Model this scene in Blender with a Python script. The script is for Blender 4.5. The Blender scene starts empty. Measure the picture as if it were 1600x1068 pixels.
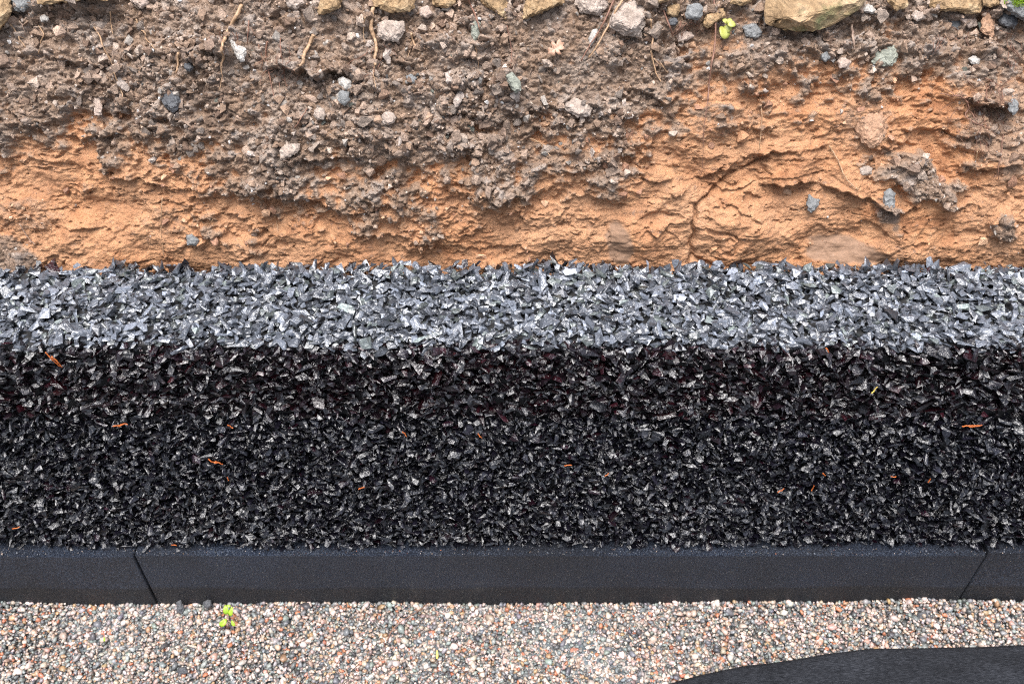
import bpy, bmesh, math, random
import numpy as np
from mathutils import Vector, Matrix

# ------------------------------------------------------------------ camera, sky, sun, exposure
S = bpy.context.scene
COL = S.collection
H = 1.6
DEP = math.radians(45.6)
FPX = 35.0 / 36.0 * 1600.0
cd = bpy.data.cameras.new('camera')
cam = bpy.data.objects.new('camera', cd); COL.objects.link(cam)
cam.location = (0, 0, H)
cam.rotation_euler = (math.pi / 2 - DEP, 0, 0)
cd.lens = 35; cd.sensor_width = 36; cd.sensor_fit = 'HORIZONTAL'
cd.clip_start = 0.01; cd.clip_end = 500
cd.dof.use_dof = True; cd.dof.focus_distance = 1.38; cd.dof.aperture_fstop = 9.0
S.camera = cam
S.cycles.use_denoising = False; S.cycles.pixel_filter_type = 'BLACKMAN_HARRIS'; S.cycles.filter_width = 1.2
S.cycles.sample_clamp_indirect = 4.0

w = bpy.data.worlds.new('World'); S.world = w; w.use_nodes = True
nt = w.node_tree
bg = nt.nodes['Background']
sky = nt.nodes.new('ShaderNodeTexSky'); sky.sky_type = 'NISHITA'; sky.sun_disc = False
SUN_EL, SUN_AZ = math.radians(76), math.radians(-160)     # azimuth from +Y (behind the bank)
sky.sun_elevation = SUN_EL; sky.sun_rotation = SUN_AZ
sky.air_density = 1.0; sky.dust_density = 3.0; sky.ozone_density = 1.5
hsv = nt.nodes.new('ShaderNodeHueSaturation'); hsv.inputs['Saturation'].default_value = 0.6
nt.links.new(sky.outputs[0], hsv.inputs['Color'])
# overcast sky: the cloud cover is brightest overhead and dims towards the horizon
tc = nt.nodes.new('ShaderNodeTexCoord'); sx_ = nt.nodes.new('ShaderNodeSeparateXYZ'); nt.links.new(tc.outputs['Generated'], sx_.inputs[0])
mr = nt.nodes.new('ShaderNodeMapRange'); nt.links.new(sx_.outputs[2], mr.inputs[0])
mr.inputs[1].default_value = 0.0; mr.inputs[2].default_value = 0.9; mr.inputs[3].default_value = 0.12; mr.inputs[4].default_value = 1.0
mu = nt.nodes.new('ShaderNodeMix'); mu.data_type = 'RGBA'; mu.blend_type = 'MULTIPLY'; mu.inputs[0].default_value = 1.0
nt.links.new(hsv.outputs[0], mu.inputs[6]); nt.links.new(mr.outputs[0], mu.inputs[7])
nt.links.new(mu.outputs[2], bg.inputs[0]); bg.inputs[1].default_value = 0.15

sl = bpy.data.lights.new('sun', 'SUN'); sl.energy = 1.5; sl.angle = math.radians(36); sl.color = (1.0, 0.985, 0.97)
so = bpy.data.objects.new('sun', sl); COL.objects.link(so); so.location = (0, 0, 6)
sd = Vector((math.sin(SUN_AZ) * math.cos(SUN_EL), math.cos(SUN_AZ) * math.cos(SUN_EL), math.sin(SUN_EL)))
so.rotation_euler = sd.to_track_quat('Z', 'Y').to_euler()
S.view_settings.view_transform = 'Standard'; S.view_settings.look = 'None'
S.view_settings.gamma = 1.0; S.view_settings.use_curve_mapping = False
S.view_settings.exposure = 1.75

rng = np.random.default_rng(7)
random.seed(7)

# ------------------------------------------------------------------ projection helpers (photo pixels, 1600 x 1068)
CD, SD = math.cos(DEP), math.sin(DEP)
def ray(px, py):
    a = (px - 800) / FPX; b = -(py - 534) / FPX
    return Vector((a, CD + b * SD, -SD + b * CD)).normalized()
def project(x, y, z):
    dz = z - H
    dep = y * CD - dz * SD
    up = y * SD + dz * CD
    return 800 + FPX * x / dep, 534 - FPX * up / dep, dep
def on_z(px, py, z=0.0):
    d = ray(px, py); t = (z - H) / d.z
    return Vector((0, 0, H)) + d * t
def on_y(px, py, y):
    d = ray(px, py); t = y / d.y
    return Vector((0, 0, H)) + d * t

# ------------------------------------------------------------------ numpy noise
def _hash(ix, iy, seed):
    h = (ix.astype(np.int64) * 374761393 + iy.astype(np.int64) * 668265263 + seed * 974634777) & 0x7fffffff
    h = ((h ^ (h >> 13)) * 1274126177) & 0x7fffffff
    h = ((h ^ (h >> 16)) * 668265263) & 0x7fffffff
    return ((h ^ (h >> 15)) & 0xffffff) / float(0xffffff)
def noise(x, y, seed=0):
    ix = np.floor(x); iy = np.floor(y); fx = x - ix; fy = y - iy
    ux = fx * fx * fx * (fx * (fx * 6 - 15) + 10); uy = fy * fy * fy * (fy * (fy * 6 - 15) + 10)
    def g(a, b):
        t = _hash(ix + a, iy + b, seed) * 2 * np.pi
        return np.cos(t) * (fx - a) + np.sin(t) * (fy - b)
    v = (g(0, 0) * (1 - ux) + g(1, 0) * ux) * (1 - uy) + (g(0, 1) * (1 - ux) + g(1, 1) * ux) * uy
    return v * 1.5
def fbm(x, y, o=4, seed=0, gain=0.5):
    r = 0; a = 1; n = 0
    for i in range(o):
        r = r + a * noise(x * 2 ** i + i * 17.3, y * 2 ** i - i * 9.1, seed + i); n += a; a *= gain
    return r / n * 1.4
def worley(x, y, seed=0):
    ix = np.floor(x); iy = np.floor(y)
    f1 = np.full(x.shape, 9.0); f2 = np.full(x.shape, 9.0); cid = np.zeros(x.shape)
    for a in (-1, 0, 1):
        for b in (-1, 0, 1):
            cx = ix + a + _hash(ix + a, iy + b, seed); cy = iy + b + _hash(ix + a, iy + b, seed + 51)
            d = np.hypot(cx - x, cy - y); c = _hash(ix + a, iy + b, seed + 99)
            m = d < f1
            f2 = np.where(m, f1, np.minimum(f2, d)); cid = np.where(m, c, cid); f1 = np.where(m, d, f1)
    return f1, f2, cid
def sstep(a, b, x):
    t = np.clip((x - a) / (b - a), 0, 1); return t * t * (3 - 2 * t)

# ------------------------------------------------------------------ object helpers
def tag(o, label=None, cat=None, group=None, kind=None):
    if label: o['label'] = label
    if cat: o['category'] = cat
    if group: o['group'] = group
    if kind: o['kind'] = kind
    return o
def empty(name, loc):
    o = bpy.data.objects.new(name, None); COL.objects.link(o); o.location = loc; o.empty_display_size = 0.02
    return o
def link(name, me, mat, parent=None):
    if mat: me.materials.append(mat)
    o = bpy.data.objects.new(name, me); COL.objects.link(o)
    if parent:
        o.parent = parent; o.matrix_parent_inverse = Matrix.Translation(-parent.location)
    return o
def np_mesh(name, V, F, smooth=False, col=None):
    """V (n,3), F (m,k) same-size faces"""
    me = bpy.data.meshes.new(name)
    k = F.shape[1]
    me.vertices.add(len(V)); me.vertices.foreach_set('co', np.ascontiguousarray(V, dtype=np.float32).ravel())
    me.loops.add(F.size); me.loops.foreach_set('vertex_index', np.ascontiguousarray(F, dtype=np.int32).ravel())
    me.polygons.add(len(F)); me.polygons.foreach_set('loop_start', np.arange(0, F.size, k, dtype=np.int32))
    me.polygons.foreach_set('loop_total', np.full(len(F), k, dtype=np.int32))
    me.polygons.foreach_set('use_smooth', np.full(len(F), bool(smooth)))
    me.update(calc_edges=True)
    if col is not None:
        at = me.color_attributes.new('tint', 'FLOAT_COLOR', 'POINT')
        c4 = np.ones((len(V), 4), dtype=np.float32); c4[:, :3] = col
        at.data.foreach_set('color', c4.ravel())
    return me

# ------------------------------------------------------------------ materials
class NB:
    def __init__(s, name):
        s.m = bpy.data.materials.new(name); s.m.use_nodes = True; s.t = s.m.node_tree
        s.p = s.t.nodes['Principled BSDF']; s.co = s.t.nodes.new('ShaderNodeTexCoord')
    def n(s, typ, **kw):
        nd = s.t.nodes.new(typ)
        for k, v in kw.items():
            if k in nd.inputs: nd.inputs[k].default_value = v
            else: setattr(nd, k, v)
        return nd
    def l(s, a, b): s.t.links.new(a, b); return b
    def mapping(s, scale):
        m = s.n('ShaderNodeMapping'); m.inputs['Scale'].default_value = scale; s.l(s.co.outputs['Object'], m.inputs[0]); return m.outputs[0]
    def noise(s, scale, detail=4, rough=.55, vec=None, dist=0.0):
        n = s.n('ShaderNodeTexNoise', Scale=scale, Detail=detail, Roughness=rough, Distortion=dist)
        s.l(vec or s.co.outputs['Object'], n.inputs['Vector']); return n.outputs['Fac']
    def vor(s, scale, out='Distance', feature='F1', vec=None):
        n = s.n('ShaderNodeTexVoronoi', Scale=scale, feature=feature)
        s.l(vec or s.co.outputs['Object'], n.inputs['Vector']); return n.outputs[out]
    def ramp(s, fac, stops):
        r = s.n('ShaderNodeValToRGB'); e = r.color_ramp.elements
        while len(e) < len(stops): e.new(0.5)
        for el, (p, c) in zip(e, stops): el.position = p; el.color = (*c, 1) if len(c) == 3 else c
        s.l(fac, r.inputs[0]); return r.outputs[0]
    def mix(s, fac, a, b, bt='MIX'):
        m = s.n('ShaderNodeMix', data_type='RGBA', blend_type=bt)
        for sock, v in ((m.inputs[0], fac), (m.inputs[6], a), (m.inputs[7], b)):
            if isinstance(v, (int, float)): sock.default_value = v
            elif isinstance(v, tuple): sock.default_value = (*v, 1)
            else: s.l(v, sock)
        return m.outputs[2]
    def math(s, op, a, b=0.0, clamp=False):
        m = s.n('ShaderNodeMath', operation=op, use_clamp=clamp)
        for sock, v in ((m.inputs[0], a), (m.inputs[1], b)):
            if isinstance(v, (int, float)): sock.default_value = v
            else: s.l(v, sock)
        return m.outputs[0]
    def bump(s, height, strength, dist, normal=None):
        b = s.n('ShaderNodeBump', Strength=strength, Distance=dist); s.l(height, b.inputs['Height'])
        if normal: s.l(normal, b.inputs['Normal'])
        return b.outputs[0]
    def attr(s, name='tint'):
        a = s.n('ShaderNodeAttribute', attribute_name=name); return a.outputs['Color']
    def done(s, color=None, rough=None, normal=None, **kw):
        if color is not None:
            if isinstance(color, tuple): s.p.inputs['Base Color'].default_value = (*color, 1)
            else: s.l(color, s.p.inputs['Base Color'])
        if rough is not None:
            if isinstance(rough, (int, float)): s.p.inputs['Roughness'].default_value = rough
            else: s.l(rough, s.p.inputs['Roughness'])
        if normal is not None: s.l(normal, s.p.inputs['Normal'])
        for k, v in kw.items(): s.p.inputs[k.replace('_', ' ')].default_value = v
        return s.m

def G(v): return (v, v, v)

def mat_soil():
    b = NB('soil')
    sep = b.n('ShaderNodeSeparateColor'); b.l(b.attr(), sep.inputs[0])
    mask, cell, scr = sep.outputs[0], sep.outputs[1], sep.outputs[2]
    nf = b.noise(160, 6, .65); nm = b.noise(38, 5, .6); nl = b.noise(9, 4, .55); nff = b.noise(620, 3, .6)
    clay = b.ramp(nm, [(.25, (.21, .085, .036)), (.45, (.37, .168, .076)), (.6, (.45, .228, .11)), (.78, (.53, .30, .17))])
    clay = b.mix(b.ramp(nl, [(.35, G(0)), (.68, G(1))]), clay, (.44, .24, .13))
    clay = b.mix(b.ramp(nf, [(.58, G(0)), (.74, G(.6))]), clay, (.16, .085, .05))
    clay = b.mix(b.ramp(b.noise(75, 5, .7), [(.6, G(0)), (.7, G(.55))]), clay, (.20, .15, .12))
    top = b.ramp(nf, [(.25, (.080, .049, .031)), (.45, (.188, .124, .082)), (.6, (.285, .198, .140)), (.8, (.43, .34, .265))])
    top = b.mix(b.ramp(nm, [(.4, G(0)), (.7, G(.55))]), top, (.25, .15, .09))
    top = b.mix(b.math('MULTIPLY', b.ramp(cell, [(.62, G(0)), (.9, G(1))]), .55), top, (.34, .30, .27))
    top = b.mix(b.math('MULTIPLY', b.ramp(cell, [(.1, G(1)), (.35, G(0))]), .5), top, (.10, .075, .06))
    top = b.mix(b.ramp(b.noise(16, 4, .6), [(.45, G(0)), (.66, G(.55))]), top, (.38, .31, .255))
    top = b.mix(b.ramp(b.noise(12, 5, .6, dist=.5), [(.34, G(.6)), (.46, G(0))]), top, (.10, .065, .045))
    fac = b.math('ADD', mask, b.math('MULTIPLY', b.math('SUBTRACT', b.noise(60, 6, .7), .5), .9))
    fac = b.ramp(fac, [(.22, G(0)), (.78, G(1))])
    mid = b.mix(b.ramp(nf, [(.3, G(0)), (.7, G(1))]), (.20, .115, .07), (.38, .25, .165))
    c = b.mix(b.ramp(fac, [(0, G(0)), (.4, G(1))]), clay, mid); c = b.mix(b.ramp(fac, [(.45, G(0)), (.85, G(1))]), c, top)
    mp = b.mapping((6, 120, 120))
    scol = b.ramp(b.noise(9, 4, .5, vec=mp), [(.3, (.20, .12, .075)), (.7, (.29, .175, .11))])
    c = b.mix(scr, c, scol)
    c = b.mix(b.ramp(nff, [(.66, G(0)), (.74, G(.45))]), c, (.55, .5, .46))
    h = b.math('ADD', b.math('MULTIPLY', nff, .35), b.math('MULTIPLY', nf, 1.0))
    inv = b.math('SUBTRACT', 1.0, b.math('MULTIPLY', scr, .7))
    bm_ = b.n('ShaderNodeBump', Distance=.006); b.l(h, bm_.inputs['Height']); b.l(b.math('MULTIPLY', inv, .9), bm_.inputs['Strength'])
    return b.done(c, b.ramp(nf, [(.3, G(.62)), (.7, G(.9))]), bm_.outputs[0], Specular_IOR_Level=.35)

def mat_crumb():
    b = NB('soil_crumb')
    nf = b.noise(420, 4, .65)
    c = b.mix(1.0, b.attr(), b.ramp(nf, [(.25, G(.45)), (.5, G(.95)), (.75, G(1.5))]), 'MULTIPLY')
    return b.done(c, .8, b.bump(b.noise(500, 5, .7), .8, .003), Specular_IOR_Level=.35)

def mat_chip(name, lo, hi, ior, r0, r1):
    b = NB(name)
    nf = b.noise(330, 5, .7); v = b.vor(420); nb = b.noise(120, 3, .5)
    base = b.ramp(nf, [(.3, lo), (.72, hi)])
    c = b.mix(1.0, base, b.attr(), 'MULTIPLY')
    r = b.ramp(nb, [(.35, G(r0)), (.7, G(r1))])
    n2 = b.bump(b.noise(240, 3, .55, dist=.8), .6, .0026)
    return b.done(c, r, n2, IOR=ior)

def mat_gravel():
    b = NB('gravel')
    nf = b.noise(700, 3, .6)
    c = b.mix(1.0, b.attr(), b.ramp(nf, [(.25, G(.72)), (.75, G(1.2))]), 'MULTIPLY')
    return b.done(c, .38, b.bump(nf, .3, .001))

def mat_ground():
    b = NB('gravel_bed')
    v = b.n('ShaderNodeTexVoronoi', Scale=130.0); b.l(b.co.outputs['Object'], v.inputs['Vector'])
    sep = b.n('ShaderNodeSeparateColor'); b.l(v.outputs['Color'], sep.inputs[0])
    c = b.ramp(sep.outputs[0], [(0, (.05, .055, .06)), (.3, (.10, .12, .13)), (.55, (.26, .24, .21)), (.75, (.42, .37, .33)), (.93, (.5, .46, .42)), (.97, (.4, .14, .08))])
    return b.done(c, .7, b.bump(b.math('SUBTRACT', 1.0, v.outputs['Distance']), 1.0, .006))

def mat_kerb():
    b = NB('kerb_stone')
    sp = b.vor(900); nf = b.noise(480, 3, .75); nl = b.noise(5, 4, .6)
    mp = b.mapping((1.3, 1, 20)); band = b.noise(1.6, 3, .6, vec=mp)
    c = b.ramp(nf, [(.34, (.0035, .0055, .011)), (.52, (.018, .024, .040)), (.66, (.095, .12, .165))])
    c = b.mix(b.ramp(nl, [(.45, G(0)), (.72, G(.55))]), c, (.020, .017, .014))
    sz = b.n('ShaderNodeSeparateXYZ'); b.l(b.co.outputs['Object'], sz.inputs[0])
    wz = b.math('ADD', sz.outputs[2], b.math('MULTIPLY', b.math('SUBTRACT', b.noise(4, 3, .5), .5), .035))
    wet = b.ramp(wz, [(.050, G(1)), (.058, G(0))])
    c = b.mix(b.math('MULTIPLY', wet, .7), c, (.010, .0085, .0075))
    c = b.mix(b.ramp(b.noise(7, 5, .7, dist=.8), [(.62, G(0)), (.72, G(.25))]), c, (.13, .12, .11))
    c = b.mix(b.ramp(b.noise(2.2, 3, .5), [(.35, G(.45)), (.6, G(0))]), c, (.008, .008, .010))
    c = b.mix(b.ramp(b.noise(420, 1, .5), [(.735, G(0)), (.76, G(.8))]), c, (.3, .27, .22))
    r = b.ramp(nl, [(.3, G(.42)), (.7, G(.58))])
    return b.done(c, r, b.bump(b.math('ADD', nf, sp), .9, .0024), IOR=1.5, Specular_IOR_Level=.32)

def mat_rock(name, a, c_, d, moss=False, rough=.7):
    b = NB(name)
    n1 = b.noise(22, 6, .65, dist=.6); n2 = b.noise(170, 5, .7); n3 = b.noise(60, 3, .5)
    c = b.ramp(n1, [(.28, a), (.5, c_), (.72, d)])
    c = b.mix(.75, c, b.ramp(n2, [(.3, G(.55)), (.5, G(1)), (.75, G(1.35))]), 'MULTIPLY')
    c = b.mix(b.ramp(n3, [(.6, G(0)), (.72, G(.6))]), c, tuple(x * .35 for x in c_))
    if moss: c = b.mix(b.ramp(b.noise(14, 4, .6), [(.55, G(0)), (.68, G(.8))]), c, (.10, .14, .05))
    return b.done(c, rough, b.bump(b.math('ADD', n2, n3), .8, .005), Specular_IOR_Level=.4)

def mat_simple(name, a, b_, scale=200, rough=.6, bump=.3, stretch=None, trans=0.0):
    b = NB(name)
    v = b.mapping(stretch) if stretch else None
    n = b.noise(scale, 4, .6, vec=v)
    return b.done(b.ramp(n, [(.3, a), (.7, b_)]), rough, b.bump(n, bump, .002))

M = dict(
    soil=mat_soil(), crumb=mat_crumb(),
    chip=mat_chip('black_chips', (.0014, .0011, .0015), (.0075, .006, .0075), 1.62, .08, .27),
    chip_top_lit=mat_chip('sky_lightened_chips', (.022, .025, .031), (.105, .116, .136), 1.95, .20, .42),  # top chips: sky reflection lightened into the base colour
    core=mat_simple('chip_core', (.006, .006, .006), (.012, .011, .011), 150, .8),
    gravel=mat_gravel(), ground=mat_ground(), kerb=mat_kerb(),
    sandstone=mat_rock('ochre_sandstone', (.13, .075, .035), (.30, .195, .10), (.44, .33, .20), moss=False),
    mossy=mat_rock('mossy_sandstone', (.12, .07, .03), (.32, .21, .11), (.47, .35, .215), moss=True),
    greyrock=mat_rock('grey_slate', (.09, .09, .088), (.18, .182, .178), (.29, .29, .28), rough=.55),
    greenrock=mat_rock('green_grey_stone', (.12, .125, .095), (.22, .228, .185), (.34, .345, .29), rough=.6),
    whiterock=mat_rock('pale_quartz', (.24, .215, .19), (.42, .39, .35), (.56, .53, .49), rough=.5),
    pinkrock=mat_rock('pinkish_stone', (.22, .155, .115), (.38, .29, .235), (.50, .41, .35)),
    darkrock=mat_rock('dark_blue_stone', (.035, .035, .037), (.085, .087, .092), (.17, .172, .178), rough=.5),
    mudrock=mat_rock('mud_coated_stone', (.20, .15, .115), (.35, .28, .23), (.48, .41, .35)),
    clayrock=mat_rock('clay_coated_stone', (.22, .12, .07), (.35, .205, .125), (.45, .29, .195)),
    root=mat_simple('pale_root', (.20, .11, .055), (.44, .29, .17), 160, .6, .6),
    rootdark=mat_simple('dark_root', (.10, .045, .03), (.24, .12, .075), 160, .6, .6),
    twig=mat_simple('dead_twig', (.16, .10, .075), (.40, .29, .21), 140, .6, .5),
    lime=mat_simple('lime_leaf', (.17, .30, .015), (.30, .43, .03), 90, .4, .3),
    yellow=mat_simple('yellow_leaf', (.24, .25, .035), (.34, .35, .09), 90, .5, .3),
    oak=mat_simple('dead_oak_leaf', (.28, .15, .09), (.46, .29, .20), 150, .55, .4),
    orange=mat_simple('orange_shred', (.34, .07, .012), (.6, .16, .03), 300, .5, .4),
    straw=mat_simple('straw_yellow', (.6, .42, .08), (.8, .6, .15), 300, .5, .3),
)

# ------------------------------------------------------------------ terrain: the cut earth bank
PROF = [(1.085, .30), (1.125, .60), (1.155, .70), (1.205, .80), (1.27, .895), (1.37, 1.0), (1.53, 1.12), (1.78, 1.24), (2.2, 1.34)]
P = np.array(PROF)
seg = np.hypot(*(P[1:] - P[:-1]).T); arc = np.concatenate([[0], np.cumsum(seg)])
sfine = np.concatenate([np.arange(.24, .80, .00125), np.arange(.80, arc[-1], .006)])
def smooth_prof(s):
    acc = 0
    for o in np.linspace(-.06, .06, 9):
        q = np.clip(s + o, 0, arc[-1]); acc = acc + np.stack([np.interp(q, arc, P[:, 0]), np.interp(q, arc, P[:, 1])], -1)
    return acc / 9
pr = smooth_prof(sfine)
tan = np.gradient(pr, axis=0); tan /= np.hypot(tan[:, 0], tan[:, 1])[:, None]
nrm = np.stack([-tan[:, 1], tan[:, 0]], -1)           # points towards the camera and up
us = np.concatenate([np.arange(-1.25, -.82, .004), np.arange(-.82, .82, .00135), np.arange(.82, 1.25, .004)])
U, SS = np.meshgrid(us, sfine)
Y0 = np.repeat(pr[:, 0:1], len(us), 1); Z0 = np.repeat(pr[:, 1:2], len(us), 1)
PX, PY, _ = project(U, Y0, Z0)
# where grey topsoil meets orange clay, photo pixels
bx = [-400, 0, 60, 130, 220, 330, 430, 520, 640, 760, 850, 920, 1000, 1060, 1130, 1230, 1330, 1400, 1470, 1600, 2000]
by = [180, 195, 205, 200, 215, 275, 300, 305, 300, 285, 262, 235, 195, 150, 112, 118, 130, 120, 100, 105, 110]
bnd = np.interp(PX, bx, by)
w1 = noise(U * 19 + 3, SS * 23, 901) * .35; nA = fbm(U * 8.1 + SS * 5.3 + w1, SS * 12.7 - U * 4.1 + w1, 5, 11); nB = fbm(U * 30, SS * 45, 4, 23)
topm = np.clip(.5 + (bnd - 12 - PY) / 150 + nA * .8 + nB * .5 + fbm(U * 70, SS * 90, 3, 29) * .4, 0, 1)
def ell(cx, cy, rx, ry, a=0):
    a = math.radians(a); dx = PX - cx; dy = PY - cy
    x = dx * math.cos(a) + dy * math.sin(a); y = -dx * math.sin(a) + dy * math.cos(a)
    return np.sqrt((x / rx) ** 2 + (y / ry) ** 2)
# grey lumps inside the clay
for (cx, cy, rx, ry, a, v) in [(1430, 275, 75, 32, 25, .75), (1560, 200, 80, 80, 0, .5), (1385, 330, 30, 18, 60, .6), (30, 400, 50, 30, 20, .7), (1130, 190, 60, 25, 0, .3),
                               (40, 330, 60, 30, 0, .3), (1560, 350, 20, 25, 0, .6), (1190, 60, 160, 60, 0, .4), (1345, 190, 50, 45, 0, .3), (260, 345, 40, 25, 0, .25)]:
    topm = np.maximum(topm, v * sstep(1.25, .6, ell(cx, cy, rx, ry, a) + nB * .5))
scrape = np.zeros_like(PX)
for (cx, cy, rx, ry, a) in [(968, 378, 20, 34, -12), (1325, 388, 62, 17, 10), (1300, 395, 45, 14, 4)]:
    scrape = np.maximum(scrape, sstep(1.15, .85, ell(cx, cy, rx, ry, a) + nB * .25))
# relief (metres along the normal)
f1a, f2a, ca = worley(U * 38 + nA, SS * 42, 3)
f1b, f2b, cb = worley(U * 85 + nB * .8, SS * 95, 5)
f1c, f2c, cc = worley(U * 190 + nB, SS * 210, 9)
f1d, f2d, c_d = worley(U * 15 + nA * .6, SS * 20, 13)
dome = lambda f: np.sqrt(np.clip(1 - (f / .75) ** 2, 0, 1))
clm = sstep(-.35, .35, fbm(U * 7 + 5, SS * 9, 3, 31))
blk = lambda f1, f2: np.clip((f2 - f1) * 2.6, 0, 1) ** .6
rough = fbm(U * 150, SS * 170, 4, 43, .65)
clod = blk(f1a, f2a) * (.15 + ca ** 1.3) * .017 * (.3 + .7 * clm) + blk(f1b, f2b) * (.2 + cb) * .0070 + blk(f1c, f2c) * cc * .0026 + rough * .0030
clod = clod + blk(f1d, f2d) * (c_d ** 2) * .022 * clm
clod += (1 - np.abs(fbm(U * 22, SS * 40, 5, 41, .6))) * .009
L1 = fbm(U * 7, SS * 16, 5, 61, .5); L2 = 1 - np.abs(fbm(U * 14 + L1 * .5, SS * 42 + L1, 5, 71, .6))
q = fbm(U * 10 + 3, SS * 30 + L1 * 2, 3, 81) * 3.0
terr = (q - np.floor(q)); terr = np.where(terr < .8, terr / .8, (1 - terr) / .2)   # small undercut ledges
fine_cl = (dome(f1c) * cc * .0016 + dome(f1b) * cb * .0022 * sstep(0, .6, nA)) * (1 - scrape)
clayh = L1 * .010 + fbm(U * 16, SS * 18, 3, 511) * .008 + dome(f1d) * c_d * .008 + fbm(U * 120, SS * 170, 4, 91, .65) * .0016 * (1 - scrape * .8) + fine_cl
for k_, (sc_, am_) in enumerate([(6, .0060), (13, .0017), (30, .0007), (62, .0004), (110, .0003)]):
    nn_ = fbm(U * sc_ + L1 * .8 + k_ * 3.3, SS * sc_ * 1.5 + L1 - U * sc_ * .25, 4, 200 + k_ * 7, .6)
    clayh += am_ * sstep(-.03, .03, nn_) * (1 - scrape * .9) * sstep(-.2, .3, fbm(U * 8, SS * 8, 2, 300 + k_))
pit = fbm(U * 48, SS * 110, 4, 411, .6); clayh -= sstep(.42, .55, pit) * .0045 * (1 - scrape)
hgt = clod * topm + clayh * (1 - topm) + .010 * topm + fbm(U * 2.6, SS * 4, 3, 101) * .018
def polyy(pts):
    xs, ys = zip(*pts); return np.interp(PX, xs, ys), sstep(xs[0] - 25, xs[0] + 45, PX + nB * 25) * sstep(xs[-1] + 25, xs[-1] - 45, PX + nB * 25)
def ledge(pts, amp, up, under=0.6, dn=14):
    global hgt
    yl, win = polyy(pts); yl = yl + fbm(U * 40, U * 0 + pts[0][0], 3, 7) * 9 + nB * 5
    dy = yl - PY
    above = sstep(-1.5, 2.5, dy) * np.exp(-np.clip(dy, 0, None) / up)
    below = sstep(1.0, -2.0, dy) * np.exp(-np.clip(-dy, 0, None) / dn)
    win = win * np.clip(.65 + 1.3 * fbm(U * 13, SS * 3 + pts[0][0], 3, 17), .1, 1.3)
    hgt = hgt + win * (amp * above - amp * under * below)
for a in [([(0, 92), (70, 90), (130, 104), (190, 108)], .012, 26), ([(200, 92), (270, 99)], .012, 20), ([(300, 36), (345, 40), (395, 62)], .018, 30),
          ([(410, 103), (450, 112), (500, 122), (560, 118)], .022, 36), ([(600, 100), (640, 106), (700, 100), (800, 96)], .014, 26),
          ([(55, 206), (130, 214), (210, 212)], .010, 22), ([(170, 268), (215, 280), (270, 298), (340, 292)], .013, 28),
          ([(270, 210), (340, 216), (420, 206)], .008, 20), ([(430, 240), (480, 250), (560, 240), (640, 232)], .010, 22),
          ([(430, 300), (500, 312), (560, 328), (620, 318)], .012, 30), ([(690, 305), (770, 310), (860, 296)], .009, 24),
          ([(985, 140), (1030, 158), (1060, 162)], .013, 30), ([(900, 175), (930, 186), (1010, 180)], .010, 22),
          ([(1190, 290), (1250, 282), (1330, 300), (1400, 330), (1425, 322)], .020, 42), ([(1085, 278), (1130, 262), (1190, 238), (1300, 232)], .010, 30),
          ([(1450, 150), (1520, 162), (1600, 172)], .024, 34), ([(1400, 196), (1460, 206), (1540, 214), (1600, 206)], .011, 20), ([(1440, 85), (1470, 92), (1500, 88)], .018, 26),
          ([(1385, 262), (1450, 252), (1520, 262), (1600, 250)], .014, 30), ([(1340, 215), (1380, 236), (1420, 226)], .014, 30),
          ([(1205, 48), (1290, 62), (1340, 40)], .012, 18), ([(1440, 362), (1500, 358), (1540, 352)], .006, 14),
          ([(680, 392), (770, 384), (830, 378)], .006, 14), ([(985, 345), (1020, 358), (1060, 345)], .007, 20), ([(90, 350), (180, 358), (260, 350)], .006, 18),
          ([(1390, 22), (1500, 30), (1600, 34)], .016, 22), ([(0, 28), (90, 22), (200, 26)], .016, 16)]:
    ledge(*a)
def crack(pts, wpx, depth):
    global hgt
    d = np.full(PX.shape, 1e9); wx = PX + nB * 7; wy = PY + nA * 7
    for (x0, y0), (x1, y1) in zip(pts[:-1], pts[1:]):
        dx, dy = x1 - x0, y1 - y0; t = np.clip(((wx - x0) * dx + (wy - y0) * dy) / (dx * dx + dy * dy), 0, 1)
        d = np.minimum(d, np.hypot(wx - x0 - t * dx, wy - y0 - t * dy))
    hgt = hgt - depth * np.exp(-(d / wpx) ** 2)
crack([(1076, 425), (1080, 380), (1082, 345), (1088, 320), (1112, 296), (1150, 268), (1198, 246)], 3.0, .013)
crack([(1082, 398), (1110, 408), (1132, 425)], 3.5, .010)
crack([(945, 345), (952, 372), (940, 392)], 2.0, .004)
hgt += .010 * sstep(1.1, .2, ell(1150, 350, 62, 70)) + .008 * sstep(1.1, .3, ell(1010, 360, 60, 50))
# the soft hollow of the smooth facets near the crack
hgt -= .008 * sstep(1.0, .3, ell(1020, 338, 40, 14, -15))
NX = -np.gradient(fbm(U * 3, SS * 3, 2, 5), axis=1)
Yv = Y0 + nrm[:, 0:1] * hgt; Zv = Z0 + nrm[:, 1:2] * hgt
V = np.stack([U, Yv, Zv], -1).reshape(-1, 3)
nr, nc = U.shape
idx = np.arange(nr * nc).reshape(nr, nc)
F = np.stack([idx[:-1, :-1], idx[:-1, 1:], idx[1:, 1:], idx[1:, :-1]], -1).reshape(-1, 4)
cell = .5 * cb + .5 * ca
me = np_mesh('terrain', V, F, True, np.stack([topm, cell, scrape], -1).reshape(-1, 3))
bank = tag(link('terrain', me, M['soil']), kind='structure')
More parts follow.
